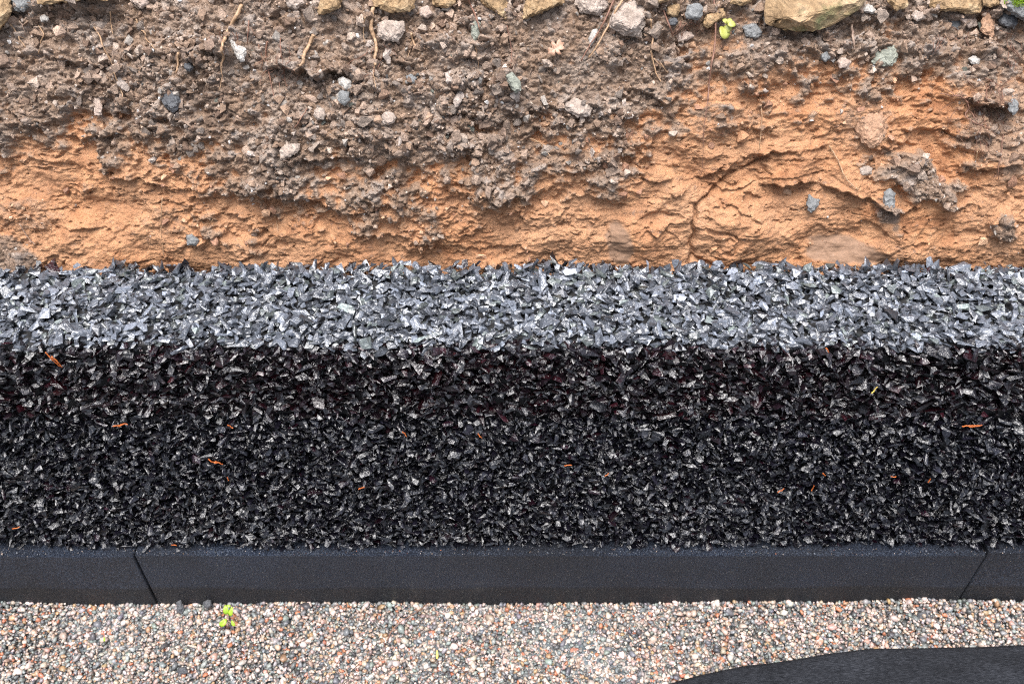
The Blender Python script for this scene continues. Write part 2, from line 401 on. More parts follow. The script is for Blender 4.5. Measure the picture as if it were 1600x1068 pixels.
# the land behind and beside the cut, out to the horizon
def grid_sheet(name, xs, ys, zf, mat, col=None):
    X, Y = np.meshgrid(xs, ys); Z = zf(X, Y); V = np.stack([X, Y, Z], -1).reshape(-1, 3)
    i = np.arange(X.size).reshape(X.shape)
    F = np.stack([i[:-1, :-1], i[:-1, 1:], i[1:, 1:], i[1:, :-1]], -1).reshape(-1, 4)
    return link(name, np_mesh(name, V, F, True, np.tile(col, (len(V), 1)) if col else None), mat)
tag(grid_sheet('hill', np.linspace(-120, 120, 90), np.geomspace(2.15, 200, 50), lambda x, y: 1.325 + noise(x * .3, y * .3, 3) * .06 * np.minimum(1, (y - 2.15)), M['soil'], (1.0, .5, 0.0)), kind='structure')
for sx in (-1, 1):
    xs = np.concatenate([[1.24], np.geomspace(1.3, 120, 26)]) * sx
    if sx < 0: xs = xs[::-1]
    X, Sg = np.meshgrid(xs, np.linspace(.24, arc[-1] - .001, 60)); pp = smooth_prof(Sg.ravel()).reshape(X.shape + (2,))
    hh = fbm(X * 6, Sg * 9, 4, 5) * .02
    V2 = np.stack([X, pp[..., 0] - hh, pp[..., 1] + .004], -1).reshape(-1, 3); i = np.arange(X.size).reshape(X.shape)
    F2 = np.stack([i[:-1, :-1], i[:-1, 1:], i[1:, 1:], i[1:, :-1]], -1).reshape(-1, 4)
    tag(link('terrain', np_mesh('terrain', V2, F2, True, np.stack([sstep(.5, .62, Sg), Sg * 0 + .5, Sg * 0], -1).reshape(-1, 3)), M['soil']), kind='structure')
tag(grid_sheet('added_dark_ground', np.linspace(-120, 120, 3), np.array([-118., -20, .52]), lambda x, y: x * 0 + .004, mat_simple('added_dark_ground_mat', (.02, .02, .021), (.06, .06, .062), 300, .8, .8)), kind='structure')  # added out of view, dark to cut reflections on kerb and chip face
tag(grid_sheet('ground', np.linspace(-120, 120, 3), np.array([-120., -20, 1.2]), lambda x, y: x * 0 - .006, M['ground']), kind='structure')

bpy.context.view_layer.update()
def on_bank(px, py, off=0.0):
    d = ray(px, py)
    hit, loc, n, _ = bank.ray_cast(Vector((0, 0, H)), d)
    if not hit: loc = on_y(px, py, 1.2); n = Vector((0, -.8, .6))
    return loc - d * off, n

# ------------------------------------------------------------------ scattered shapes: prototypes as convex hulls, instanced with numpy into one mesh
def hull_proto(seed, n=12, boxy=.5, ico=False):
    r = random.Random(seed); bm = bmesh.new()
    for _ in range(n):
        v = Vector((r.gauss(0, 1), r.gauss(0, 1), r.gauss(0, 1))).normalized()
        m = max(abs(v.x), abs(v.y), abs(v.z)); v = v.lerp(v / m, boxy) * r.uniform(.75, 1.0)
        bm.verts.new(v)
    ret = bmesh.ops.convex_hull(bm, input=bm.verts)
    bmesh.ops.delete(bm, geom=list({g for g in ret['geom_interior'] if isinstance(g, bmesh.types.BMVert)}), context='VERTS')
    bmesh.ops.triangulate(bm, faces=bm.faces)
    bm.verts.index_update()
    V = np.array([v.co[:] for v in bm.verts]); F = np.array([[v.index for v in f.verts] for f in bm.faces]); bm.free()
    return V, F
def euler_mats(rx, ry, rz):
    cx, sx, cy, sy, cz, sz = np.cos(rx), np.sin(rx), np.cos(ry), np.sin(ry), np.cos(rz), np.sin(rz)
    o = np.zeros_like(cx); i = o + 1
    A = np.stack([i, o, o, o, cx, -sx, o, sx, cx], -1).reshape(-1, 3, 3)
    B = np.stack([cy, o, sy, o, i, o, -sy, o, cy], -1).reshape(-1, 3, 3)
    C = np.stack([cz, -sz, o, sz, cz, o, o, o, i], -1).reshape(-1, 3, 3)
    return A @ B @ C        # spin about its own z, then tilt
def scatter(name, protos, pos, scl, R, col, mat, parent=None, smooth=False):
    Vs, Fs, Cs = [], [], []; base = 0
    which = rng.integers(0, len(protos), len(pos))
    for k, (pv, pf) in enumerate(protos):
        m = which == k
        if not m.any(): continue
        v = pv[None] * scl[m][:, None, :]
        v = np.einsum('nij,nkj->nki', R[m], v) + pos[m][:, None, :]
        n = len(v); nv = len(pv)
        Vs.append(v.reshape(-1, 3)); Fs.append((pf[None] + (np.arange(n) * nv)[:, None, None]).reshape(-1, 3) + base)
        Cs.append(np.repeat(col[m], nv, 0)); base += n * nv
    return link(name, np_mesh(name, np.concatenate(Vs), np.concatenate(Fs), smooth, np.concatenate(Cs)), mat, parent)
CHIPS = [hull_proto(100 + i, 7 + i % 3, .55) for i in range(30)]
PEBS = [hull_proto(300 + i, 16 + i % 6, .15) for i in range(20)]
CRUMBS = [hull_proto(500 + i, 8 + i % 5, .45) for i in range(20)]

# ------------------------------------------------------------------ wall of black chips behind the kerb
YF, YB, ZT, ZK, ZM = .9325, 1.105, .640, .156, .484
wall = empty('chipping_wall', (0, (YF + YB) / 2, 0))
tag(wall, 'long low wall of glossy black stone chips standing behind the dark kerb', 'wall')
def box_obj(name, a, b, mat, parent, bev=0):
    bm = bmesh.new(); bmesh.ops.create_cube(bm, size=1)
    for v in bm.verts: v.co = Vector([a[i] + (v.co[i] + .5) * (b[i] - a[i]) for i in range(3)])
    if bev: bmesh.ops.bevel(bm, geom=bm.edges, offset=bev, segments=2, profile=.6, affect='EDGES')
    me = bpy.data.meshes.new(name); bm.to_mesh(me); bm.free(); return link(name, me, mat, parent)
box_obj('core', (-1.3, YF + .016, -.05), (1.3, YB - .012, ZT - .016), M['core'], wall)
def chip_tint(n, red=.14, spread=.45):
    g = np.exp(rng.normal(0, spread, (n, 1))) * np.ones((1, 3))
    r = rng.random(n) < red; g[r] *= np.array([1.9, .7, .8])
    k = rng.random(n) < .12; g[k] *= np.array([1.15, 1.2, .95])
    return g
def face_chips(name, z0, z1, yoff, mat, size, dz, tilt, red, tintc=(1, 1, 1)):
    P_, Sc, R_ = [], [], []
    for layer in (0, 1, 2):
        dx = .0112 * size
        nz = max(2, int((z1 - z0) / dz)); nx = int(2.5 / dx)
        gx, gz = np.meshgrid(np.arange(nx) * dx - 1.25, z0 + (np.arange(nz) + .5) * (z1 - z0) / nz)
        n = gx.size
        x = gx.ravel() + rng.uniform(-.8, .8, n) * dx; z = gz.ravel() + rng.uniform(-.8, .8, n) * dz
        wob = noise(x * 9, z * 18, 77) * .004 + noise(x * 2, z * 3, 78) * .004
        y = YF + yoff + wob + rng.normal(0, .0028, n) + layer * .008
        keep = rng.random(n) < (.62, .8, 1)[layer]
        s = np.clip(rng.lognormal(-.06, .36, n), .4, 1.55) * size
        sc = np.stack([s * rng.uniform(.005, .0125, n), s * rng.uniform(.0037, .0080, n), s * rng.uniform(.0012, .0036, n)], -1)
        P_.append(np.stack([x, y, z], -1)[keep]); Sc.append(sc[keep])
        R_.append(euler_mats(rng.normal(.18, tilt, n), rng.normal(0, tilt, n), rng.uniform(0, 6.28, n))[keep])
    p = np.concatenate(P_); s = np.concatenate(Sc); r = np.concatenate(R_)
    return scatter(name, CHIPS, p, s, r, chip_tint(len(p), red) * np.array(tintc), mat, wall)
face_chips('upper_course', ZM + .005, ZT - .010, .003, M['chip'], .98, .0054, .30, .18, (1.25, .90, 1.0))
face_chips('lower_course', ZK - .001, ZM, -.001, M['chip'], .88, .0049, .33, .05, (.85, .95, 1.25))
def top_chips():
    P_, Sc, R_ = [], [], []
    for layer in (0, 1, 2):
        dx = .0098; nx = int(2.5 / dx); ny = int((YB - YF) / .0088)
        gx, gy = np.meshgrid(np.arange(nx) * dx - 1.25, np.linspace(YF + .014, YB - .008, ny)); n = gx.size
        x = gx.ravel() + rng.uniform(-.8, .8, n) * dx; y = gy.ravel() + rng.uniform(-.6, .6, n) * .0105
        edge = sstep(.055, 0, YB - y)
        z = ZT + noise(x * 8, y * 20, 87) * .0045 + noise(x * 2.2, y * 4, 88) * .004 + rng.normal(0, .0024, n) - layer * .006 - .004 * edge - .001
        keep = rng.random(n) < (.6, .85, 1)[layer]
        s = np.clip(rng.lognormal(-.08, .38, n), .4, 1.5) * (1 + .25 * edge)
        sc = np.stack([s * rng.uniform(.0045, .0112, n), s * rng.uniform(.0038, .0082, n), s * rng.uniform(.0013, .0040, n)], -1)
        t = .27 + .30 * edge
        P_.append(np.stack([x, np.minimum(y, YB + .004), z], -1)[keep]); Sc.append(sc[keep])
        R_.append(euler_mats(rng.normal(.06, 1, n) * t, rng.normal(0, 1, n) * t, rng.uniform(0, 6.28, n))[keep])
    p = np.concatenate(P_); s = np.concatenate(Sc); r = np.concatenate(R_)
    return scatter('top_course', CHIPS, p, s, r, chip_tint(len(p), 0, .5), M['chip_top_lit'], wall)
tc = top_chips(); tc['label'] = 'flat top layer of wet chips, their colour lightened to grey for the reflected sky'
# the back of the wall, chips facing the bank
n = 5000
p = np.stack([rng.uniform(-1.25, 1.25, n), YB - .004 + rng.normal(0, .004, n), rng.uniform(.28, ZT - .004, n)], -1)
s = rng.lognormal(0, .3, (n, 1)) * np.stack([rng.uniform(.006, .012, n), rng.uniform(.005, .009, n), rng.uniform(.002, .005, n)], -1)
scatter('rear_face', CHIPS, p, s, euler_mats(rng.normal(0, .4, n), rng.normal(0, .4, n), rng.uniform(0, 6.28, n)), chip_tint(n), M['chip'], wall)

# ------------------------------------------------------------------ kerb stones
def kerb(x0, x1, ztop, dy, label):
    k = empty('kerb_stone', ((x0 + x1) / 2, .93, 0)); tag(k, label, 'kerb stone', 'dark kerb stones in a row below the chip wall')
    bm = bmesh.new(); bmesh.ops.create_cube(bm, size=1)
    a = (x0, .9126 + dy, -.10); b = (x1, .975, ztop)
    for v in bm.verts: v.co = Vector([a[i] + (v.co[i] + .5) * (b[i] - a[i]) for i in range(3)])
    bmesh.ops.bevel(bm, geom=bm.edges, offset=.0026, segments=3, profile=.5, affect='EDGES')
    me = bpy.data.meshes.new('kerb_stone'); bm.to_mesh(me); bm.free()
    o = link('kerb_stone', me, M['kerb'])
    bpy.data.objects.remove(k)
    return tag(o, label, 'kerb stone', 'dark kerb stones in a row below the chip wall')
XL = (208 - 800) / FPX * 1.668; XR = (1544 - 800) / FPX * 1.668
kerb(-2.05, XL - .0016, .1545, -.001, 'dark kerb stone left of the left-hand joint, brownish stain on its lower edge')
kerb(XL + .0016, XR - .0022, .157, 0, 'longest dark kerb stone, between the two slanting joints')
kerb(XR + .0022, 2.2, .1615, .003, 'dark kerb stone right of the right-hand joint, its top slightly higher')

# ------------------------------------------------------------------ gravel
def gz(x, y):
    return noise(x * 3, y * 4, 201) * .010 + noise(x * 11, y * 11, 202) * .004 + .004 + .010 * np.exp(-((x - .70) / .07) ** 2) * sstep(.84, .91, y) - .006 * np.exp(-((x + .72) / .12) ** 2)
pal = np.array([(.58, .46, .38), (.70, .60, .52), (.46, .36, .28), (.19, .205, .195), (.27, .30, .28), (.17, .18, .18), (.10, .10, .10), (.33, .31, .29), (.42, .27, .15), (.50, .20, .11), (.52, .34, .26), (.28, .22, .19)])
wts = np.array([.17, .15, .12, .14, .12, .11, .07, .08, .05, .03, .045, .02]); wts = wts / wts.sum()
P_, Sc, C_ = [], [], []
for layer, dens in ((0, .0063), (1, .0056), (2, .0070)):
    xs = np.arange(-1.15, 1.15, dens); ys = np.arange(.60, .916, dens)
    gx, gy = np.meshgrid(xs, ys); n = gx.size
    x = gx.ravel() + rng.uniform(-.6, .6, n) * dens; y = np.minimum(gy.ravel() + rng.uniform(-.6, .6, n) * dens, .9105)
    z = gz(x, y) - layer * .0038 + rng.normal(0, .0009, n)
    s = np.clip(rng.lognormal(-.05, .34, n), .4, 2.3)
    if layer == 1: s *= .85
    keep = rng.random(n) < (.68, .9, 1)[layer]
    sc = s[:, None] * np.stack([rng.uniform(.0032, .0053, n), rng.uniform(.0026, .0039, n), rng.uniform(.0020, .0033, n)], -1)
    c = pal[rng.choice(len(pal), n, p=wts)] * rng.lognormal(0, .16, (n, 1)) * rng.normal(1, .04, (n, 3))
    P_.append(np.stack([x, y, z], -1)[keep]); Sc.append(sc[keep]); C_.append(np.clip(c[keep] * np.array([.74, .715, .72]), .01, .85))
p = np.concatenate(P_); s = np.concatenate(Sc); c = np.concatenate(C_); n = len(p)
g = scatter('gravel', PEBS, p, s, euler_mats(rng.normal(0, .45, n), rng.normal(0, .45, n), rng.uniform(0, 6.28, n)), c, M['gravel'], None, True)
tag(g, 'mixed pink, white, grey and orange pea gravel in front of the kerb', 'gravel', kind='stuff')
# coarser gravel further out on both sides of the detailed patch, for other views
n = 3500
x = rng.uniform(-1.6, 1.6, n); y = rng.uniform(.50, .62, n)
c = pal[rng.choice(len(pal), n, p=wts)]
s = rng.lognormal(0, .3, (n, 1)) * np.array([[.006, .005, .004]])
tag(scatter('gravel', PEBS, np.stack([x, y, gz(x, y) * .4 - .004], -1), s, euler_mats(rng.normal(0, .4, n), rng.normal(0, .4, n), rng.uniform(0, 6.28, n)), c, M['gravel']),
    'coarser gravel along the near edge of the gravel strip', 'gravel', kind='stuff')

# ------------------------------------------------------------------ loose crumbs of soil on the bank
inside = (PX > -250) & (PX < 1850) & (SS < .80)
dens = topm.copy(); dens = dens * (.35 + .65 * clm) + .02
dens *= inside
pf = dens.ravel() / dens.sum()
NCR = 20000
pick = rng.choice(dens.size, NCR, p=pf)
Nv = np.zeros((NCR, 3)); Nv[:, 1] = np.repeat(nrm[:, 0:1], nc, 1).ravel()[pick]; Nv[:, 2] = np.repeat(nrm[:, 1:2], nc, 1).ravel()[pick]
r = np.clip(.0010 * (rng.pareto(1.9, NCR) + .9), .001, .0085)
pos = V[pick] + Nv * (r * .25)[:, None] + rng.normal(0, .0006, (NCR, 3))
sc = r[:, None] * rng.uniform(.65, 1.25, (NCR, 3))
tm = topm.ravel()[pick]
cbase = np.array([(.24, .17, .125), (.33, .25, .20), (.17, .115, .085), (.42, .35, .30), (.29, .27, .25)])[rng.choice(5, NCR, p=[.38, .27, .2, .1, .05])]
cclay = np.array([(.44, .23, .12), (.5, .3, .18), (.3, .16, .1)])[rng.choice(3, NCR)]
t_ = (tm > .45)[:, None]
colr = np.where(t_, cbase * np.array([1.03, .97, .90]), cclay) * rng.lognormal(0, .15, (NCR, 1))
br = (rng.random(NCR) < .03) & (r < .004); colr[br] = np.array([.55, .52, .49])
tag(scatter('soil_crumbs', CRUMBS, pos, sc, euler_mats(*rng.uniform(0, 6.28, (3, NCR))), colr, M['crumb'], None, False),
    'loose brown crumbs of soil clinging to the bank', 'soil crumbs', kind='stuff')

# bigger broken clods
def lump(seed):
    r_ = random.Random(seed); pv, pf = hull_proto(seed, 10, .4); bm = bmesh.new()
    vs = [bm.verts.new(v) for v in pv]
    for f in pf: bm.faces.new([vs[k] for k in f])
    bmesh.ops.subdivide_edges(bm, edges=bm.edges, cuts=2); bmesh.ops.triangulate(bm, faces=bm.faces); bm.normal_update()
    from mathutils import noise as mn
    for v in bm.verts: v.co += v.normal * mn.fractal(v.co * 2.4 + Vector((seed, 0, 0)), .8, 2.0, 4) * .22
    bm.verts.index_update(); out = (np.array([v.co[:] for v in bm.verts]), np.array([[v.index for v in f.verts] for f in bm.faces])); bm.free(); return out
LUMPS = [lump(700 + i) for i in range(14)]
NL = 2600
pick = rng.choice(dens.size, NL, p=(dens.ravel() ** 2) / (dens ** 2).sum())
Nv = np.zeros((NL, 3)); Nv[:, 1] = np.repeat(nrm[:, 0:1], nc, 1).ravel()[pick]; Nv[:, 2] = np.repeat(nrm[:, 1:2], nc, 1).ravel()[pick]
r = np.clip(.0032 * (rng.pareto(2.6, NL) + .9), .003, .013)
colr = np.array([(.25, .18, .135), (.34, .265, .21), (.19, .13, .095), (.40, .33, .28)])[rng.choice(4, NL, p=[.42, .28, .18, .12])] * rng.lognormal(0, .12, (NL, 1))
tag(scatter('soil_clods', LUMPS, V[pick] + Nv * (r * .1)[:, None], r[:, None] * rng.uniform(.6, 1.2, (NL, 3)), euler_mats(*rng.uniform(0, 6.28, (3, NL))), colr, M['crumb'], None, False),
    'broken grey-brown clods of topsoil crowded on the upper bank', 'soil clods', kind='stuff')
# kerb-top grit, with extra paler grains painting in the lip's glitter
NG = 1300
x = rng.uniform(-1.1, 1.1, NG); y = rng.uniform(.9135, .926, NG); r = rng.lognormal(-7.55, .45, (NG, 1))
colr = pal[rng.choice(len(pal), NG)] * .7; dk = rng.random(NG) < .6; colr[dk] = (.16, .17, .19)
tag(scatter('grit', CRUMBS, np.stack([x, y, np.where(x > XR, .1618, .1573) + 0 * x], -1), r * rng.uniform(.7, 1.2, (NG, 3)), euler_mats(*rng.uniform(0, 6.28, (3, NG))), colr, M['crumb']),
    'fine grit fallen along the top of the kerb, paler grains added as painted glitter', 'grit', kind='stuff')

# ------------------------------------------------------------------ stones: outline from the photo gives the silhouette, own depth and relief
def stone(outline, mat, label, ridge=(), thick=.7, seed=1, name='stone', group=None, lift=.004, rough=.0024, base=None, cuts=3, cat='stone', bev=.05):
    cx = sum(p[0] for p in outline) / len(outline); cy = sum(p[1] for p in outline) / len(outline)
    c = base if base is not None else on_bank(cx, min(max(cy, -40), 1060))[0]
    d = ray(cx, cy); dep = (c - Vector((0, 0, H))).dot(Vector((0, CD, -SD)))
    def at(px, py, toward):
        r = ray(px, py); t = (dep / r.dot(Vector((0, CD, -SD)))); return Vector((0, 0, H)) + r * t - d * toward
    rw = random.Random(seed)
    ws = (max(p[0] for p in outline) - min(p[0] for p in outline)) * dep / FPX; hs = (max(p[1] for p in outline) - min(p[1] for p in outline)) * dep / FPX
    T = min(ws, hs) * thick
    bm = bmesh.new()
    for (x, y) in outline:
        bm.verts.new(at(x, y, lift))
        bm.verts.new(at(cx + (x - cx) * .8, cy + (y - cy) * .8, lift - T * rw.uniform(.5, .8)))
        if not ridge: bm.verts.new(at(cx + (x - cx) * rw.uniform(.5, .72), cy + (y - cy) * rw.uniform(.5, .72), lift + T * rw.uniform(.28, .42)))
    for (x, y, k) in ridge: bm.verts.new(at(x, y, lift + T * k))
    ret = bmesh.ops.convex_hull(bm, input=bm.verts)
    bmesh.ops.delete(bm, geom=list({g_ for g_ in ret['geom_interior'] if isinstance(g_, bmesh.types.BMVert)}), context='VERTS')
    bmesh.ops.dissolve_limit(bm, angle_limit=math.radians(12), verts=bm.verts, edges=bm.edges)
    bmesh.ops.bevel(bm, geom=bm.edges, offset=T * bev, segments=1, profile=.5, affect='EDGES', clamp_overlap=True)
    bmesh.ops.triangulate(bm, faces=bm.faces)
    lim = max(ws, hs) / (14 if cuts >= 3 else 6)
    for _ in range(4):
        es = [e for e in bm.edges if e.calc_length() > lim]
        if not es: break
        bmesh.ops.subdivide_edges(bm, edges=es, cuts=1); bmesh.ops.triangulate(bm, faces=bm.faces)
    bm.normal_update()
    from mathutils import noise as mn
    a = max(ws, hs)
    for v in bm.verts:
        q = v.co * (2.2 / a) + Vector((seed * 3.1, 0, 0))
        v.co += v.normal * (mn.fractal(q, 1.0, 2.0, 4) * a * .045 + mn.fractal(v.co * 260, 1.0, 2.0, 3) * rough * min(1, a / .05))
    bmesh.ops.translate(bm, verts=bm.verts, vec=-c)
    me = bpy.data.meshes.new(name); bm.to_mesh(me); bm.free()
    for p_ in me.polygons: p_.use_smooth = True
    me.set_sharp_from_angle(angle=math.radians(30))
    o = link(name, me, M[mat]); o.location = c
    return tag(o, label, cat, group)
def oct_(cx, cy, w_, h_, a=0, seed=0, n=7, sq=.2):
    r = random.Random(seed + int(cx) * 7 + int(cy)); out = []
    for i in range(n):
        t = 2 * math.pi * (i + r.uniform(-.28, .28)) / n; k = r.uniform(1 - sq, 1.06)
        x = math.cos(t) * w_ / 2 * k; y = math.sin(t) * h_ / 2 * k; ar = math.radians(a)
        out.append((cx + x * math.cos(ar) - y * math.sin(ar), cy + x * math.sin(ar) + y * math.cos(ar)))
    return out
BIG = 'ochre stones along the top of the bank'
stone([(1190, 20), (1205, -30), (1350, -40), (1352, 2), (1345, 14), (1300, 36), (1280, 52), (1245, 55), (1215, 44), (1190, 40)], 'mossy',
      'largest ochre stone at the top of the bank, flat topped with a dark hollow underside', ridge=[(1195, 22, .1), (1230, 28, .55), (1300, 14, .55), (1345, 2, .3), (1205, -30, .0), (1350, -40, .0), (1250, 38, .5)], thick=.55, seed=3, lift=.016, group=BIG)
stone([(1453, -30), (1538, -30), (1536, 10), (1530, 22), (1490, 22), (1455, 16)], 'sandstone', 'blocky ochre stone at the top edge, just left of the mossy stone', seed=5, lift=.014, thick=.6, group=BIG)
stone([(1536, -20), (1562, -20), (1562, 8), (1545, 12), (1536, 8)], 'sandstone', 'small brown stone wedged between the blocky ochre stone and the mossy stone', seed=55, lift=.008, group=BIG)
mossstone = stone([(1562, -25), (1625, -25), (1625, 40), (1605, 36), (1585, 22), (1564, 12)], 'greyrock', 'dark grey stone with green moss in the top right corner', seed=6, lift=.012, thick=.6, group=BIG)
stone([(-40, -30), (12, -30), (18, 12), (10, 36), (-10, 52), (-40, 52)], 'sandstone', 'smooth ochre stone in the top left corner', seed=7, lift=.02, thick=.6, group=BIG)
stone([(14, -20), (40, -14), (50, 6), (38, 20), (20, 18)], 'greyrock', 'grey stone wedged beside the ochre corner stone', seed=8, lift=.006)
stone([(45, -30), (175, -30), (168, 2), (120, 9), (60, 6)], 'sandstone', 'wide ochre stone cut off by the top edge near the left corner', seed=9, lift=.014, thick=.5, group=BIG)
stone([(195, -12), (238, -12), (232, 6), (222, 14), (206, 6)], 'pinkrock', 'flat pinkish stone at the top edge left of centre', seed=10)
stone([(497, 20), (505, -20), (536, -20), (532, 12), (515, 20), (498, 24)], 'sandstone', 'small brown stone at the top edge, left of the wide brown slab', seed=11, lift=.008, group=BIG)
stone([(570, -20), (648, -20), (648, 12), (640, 20), (610, 19), (585, 10)], 'sandstone', 'wide brown slab at the top edge above the thick pale root', seed=12, lift=.014, thick=.5, group=BIG)
stone([(672, -20), (715, -20), (712, 6), (695, 14), (676, 8)], 'sandstone', 'ochre stone at the top edge, right of the wide brown slab', seed=13, lift=.008, group=BIG)
stone([(748, -20), (790, -20), (796, 20), (792, 33), (775, 22), (752, 4)], 'sandstone', 'tan wedge-shaped stone at the top edge beside a dark hollow', seed=14, lift=.010, group=BIG)
stone([(828, -20), (882, -20), (880, 6), (860, 14), (836, 26), (816, 32), (818, 16)], 'sandstone', 'tan pointed stone at the top edge, above the dead oak leaf', seed=15, lift=.012, group=BIG)
stone([(950, 40), (958, 14), (985, 2), (1004, 2), (1012, 20), (1010, 38), (995, 57), (975, 58), (958, 48)], 'mudrock',
      'broad tan stone with a speckled top, right of the crossing twigs', ridge=[(962, 34, .5), (990, 44, .55), (1005, 24, .4), (985, 4, .1)], seed=16, lift=.012, group=BIG)
stone([(896, 2), (915, -20), (948, -15), (950, 12), (935, 24), (908, 20)], 'mudrock', 'mud-coated lumpy stone at the top edge, left of the crossing twigs', seed=81, lift=.010)
stone([(1386, 4), (1392, -20), (1420, -20), (1418, 12), (1400, 17)], 'sandstone', 'ochre stone at the top edge, above the small grey-brown stone', seed=82, lift=.009, group=BIG)
stone([(1140, 6), (1146, -15), (1172, -15), (1174, 4), (1158, 10)], 'sandstone', 'flat ochre stone at the top edge, just left of the largest ochre stone', seed=83, lift=.008, group=BIG)
stone([(1532, 50), (1534, 18), (1548, 14), (1556, 30), (1550, 60)], 'clayrock', 'tan upright stone right of the thin green-grey stone', seed=84, lift=.007)
stone([(1022, -8), (1040, -14), (1046, 2), (1030, 6)], 'sandstone', 'small ochre stone at the top edge above the rounded ochre one', seed=85, lift=.006, group=BIG)
stone([(440, -8), (470, -12), (480, 6), (462, 16), (444, 8)], 'mudrock', 'crumbly pale stone at the top edge right of the reddish root', seed=86, lift=.006)
stone([(655, 14), (668, 8), (676, 22), (668, 30), (656, 26)], 'pinkrock', 'little pale stone below the right end of the wide brown slab', seed=87, lift=.005)
stone([(1160, 42), (1180, 34), (1192, 52), (1180, 62), (1164, 56)], 'greyrock', 'grey-brown stone below the left end of the largest ochre stone', seed=88, lift=.005)
stone(oct_(1053, 16, 24, 28, 0, 2), 'sandstone', 'small rounded ochre stone left of the pale grey-green stone', seed=17, lift=.006)
stone([(1070, 22), (1074, 8), (1090, 4), (1099, 10), (1099, 24), (1092, 31), (1072, 30)], 'greyrock', 'pale grey-green rounded stone between two ochre stones', seed=18, lift=.007)
stone([(1097, 40), (1104, 24), (1120, 12), (1132, 14), (1134, 24), (1122, 34), (1106, 44)], 'sandstone', 'pale yellow stone above the yellow-green sprig', seed=19, lift=.008)
stone([(1056, 58), (1062, 47), (1080, 50), (1086, 56), (1074, 64), (1060, 66)], 'pinkrock', 'small pinkish stone below the pale grey-green stone', seed=20, lift=.006)
stone(oct_(1052, 34, 20, 16, 10, 3), 'darkrock', 'small bluish stone under the rounded ochre stone', seed=21, lift=.003)
stone([(1362, 98), (1367, 82), (1398, 70), (1405, 88), (1394, 104), (1375, 103)], 'greenrock', 'flat green-grey angular stone alone in the upper right soil', seed=22, lift=.010, thick=.45)
stone([(1478, 40), (1480, 25), (1508, 34), (1498, 48)], 'greyrock', 'small blue-grey slab under the blocky ochre stone', seed=23, lift=.006, thick=.4)
stone([(1492, 26), (1502, 24), (1526, 28), (1528, 40), (1515, 45), (1506, 36)], 'pinkrock', 'pale pink stone touching the small blue-grey slab', seed=24, lift=.006)
stone([(1526, 34), (1536, 34), (1545, 48), (1543, 56), (1530, 46)], 'greenrock', 'thin green-grey stone right of the pale pink stone', seed=25, lift=.005)
stone([(1560, 32), (1566, 18), (1590, 24), (1590, 40), (1575, 44), (1562, 38)], 'darkrock', 'dark slate-grey block below the mossy corner stone', seed=26, lift=.007)
stone([(1422, 24), (1430, 16), (1446, 20), (1446, 30), (1432, 35)], 'mudrock', 'small grey-brown stone left of the blocky ochre stone', seed=27, lift=.006)
stone([(1346, 14), (1354, 2), (1362, 8), (1371, 20), (1362, 22), (1348, 19)], 'whiterock', 'white stone resting against the right end of the largest ochre stone', seed=28, lift=.008)
stone([(1335, 200), (1340, 178), (1356, 166), (1382, 180), (1388, 196), (1376, 226), (1362, 234), (1345, 222)], 'clayrock', 'large clay-coated stone bulging from the orange earth on the right', seed=29, lift=.006, thick=.6, bev=.06)
stone([(359, 60), (372, 68), (386, 78), (383, 94), (376, 99), (368, 88)], 'whiterock', 'pale wedge-shaped stone beside the dark root at upper left', seed=30, lift=.008, thick=.5)
stone([(252, 150), (262, 130), (280, 150), (286, 163), (272, 177), (254, 165)], 'darkrock', 'dark blue-grey pointed stone in the left soil', seed=31, lift=.010)
stone([(527, 123), (535, 120), (550, 126), (549, 140), (541, 142), (530, 134)], 'whiterock', 'pale stone sitting on top of a grey-blue stone', seed=32, lift=.008)
stone([(528, 146), (534, 139), (546, 143), (547, 158), (538, 166), (528, 158)], 'greyrock', 'grey-blue stone directly under a pale stone', seed=33, lift=.007)
stone([(735, 38), (742, 30), (750, 34), (748, 58), (742, 65), (735, 52)], 'greenrock', 'narrow green-grey stone at the end of a thin red stem', seed=34, lift=.008)
stone([(787, 114), (800, 112), (812, 128), (815, 142), (806, 147), (797, 138)], 'greenrock', 'mottled green-white stone in the middle of the upper soil', seed=35, lift=.009)
stone([(919, 60), (926, 46), (935, 45), (932, 62), (922, 76)], 'whiterock', 'pale grey slim stone left of the crossing twigs', seed=36, lift=.006)
stone([(436, 236), (444, 226), (470, 224), (468, 236), (452, 246), (438, 250)], 'mudrock', 'flat grey stone near the boundary with the orange clay', seed=37, lift=.008, thick=.4)
stone([(592, 38), (602, 30), (630, 34), (634, 50), (622, 66), (602, 66), (588, 56)], 'mudrock', 'mud-coated blocky stone just right of the thick pale root', seed=38, lift=.012)
stone(oct_(905, 168, 46, 34, 5, 9), 'mudrock', 'rounded mud-coated lump above the orange clay at centre right', seed=39, lift=.008)
stone([(1260, 316), (1264, 304), (1281, 313), (1278, 324), (1268, 333), (1261, 328)], 'greyrock', 'small grey stone lodged in the orange clay under the ledge', seed=40, lift=.006)
stone([(1574, 158), (1582, 148), (1590, 160), (1591, 172), (1583, 181), (1576, 172)], 'greyrock', 'pale grey stone among fine roots at the right edge', seed=41, lift=.006)
stone([(146, 150), (155, 148), (160, 165), (160, 180), (148, 181)], 'pinkrock', 'small pale upright stone at the left, under a thin root', seed=42, lift=.005)
stone(oct_(607, 184, 26, 24, 0, 4), 'mudrock', 'rounded grey clod stone in the centre of the pebbly patch', seed=43, lift=.008)
stone(oct_(500, 178, 24, 22, 0, 5), 'mudrock', 'rounded clod stone left of the pebbly patch', seed=44, lift=.007)
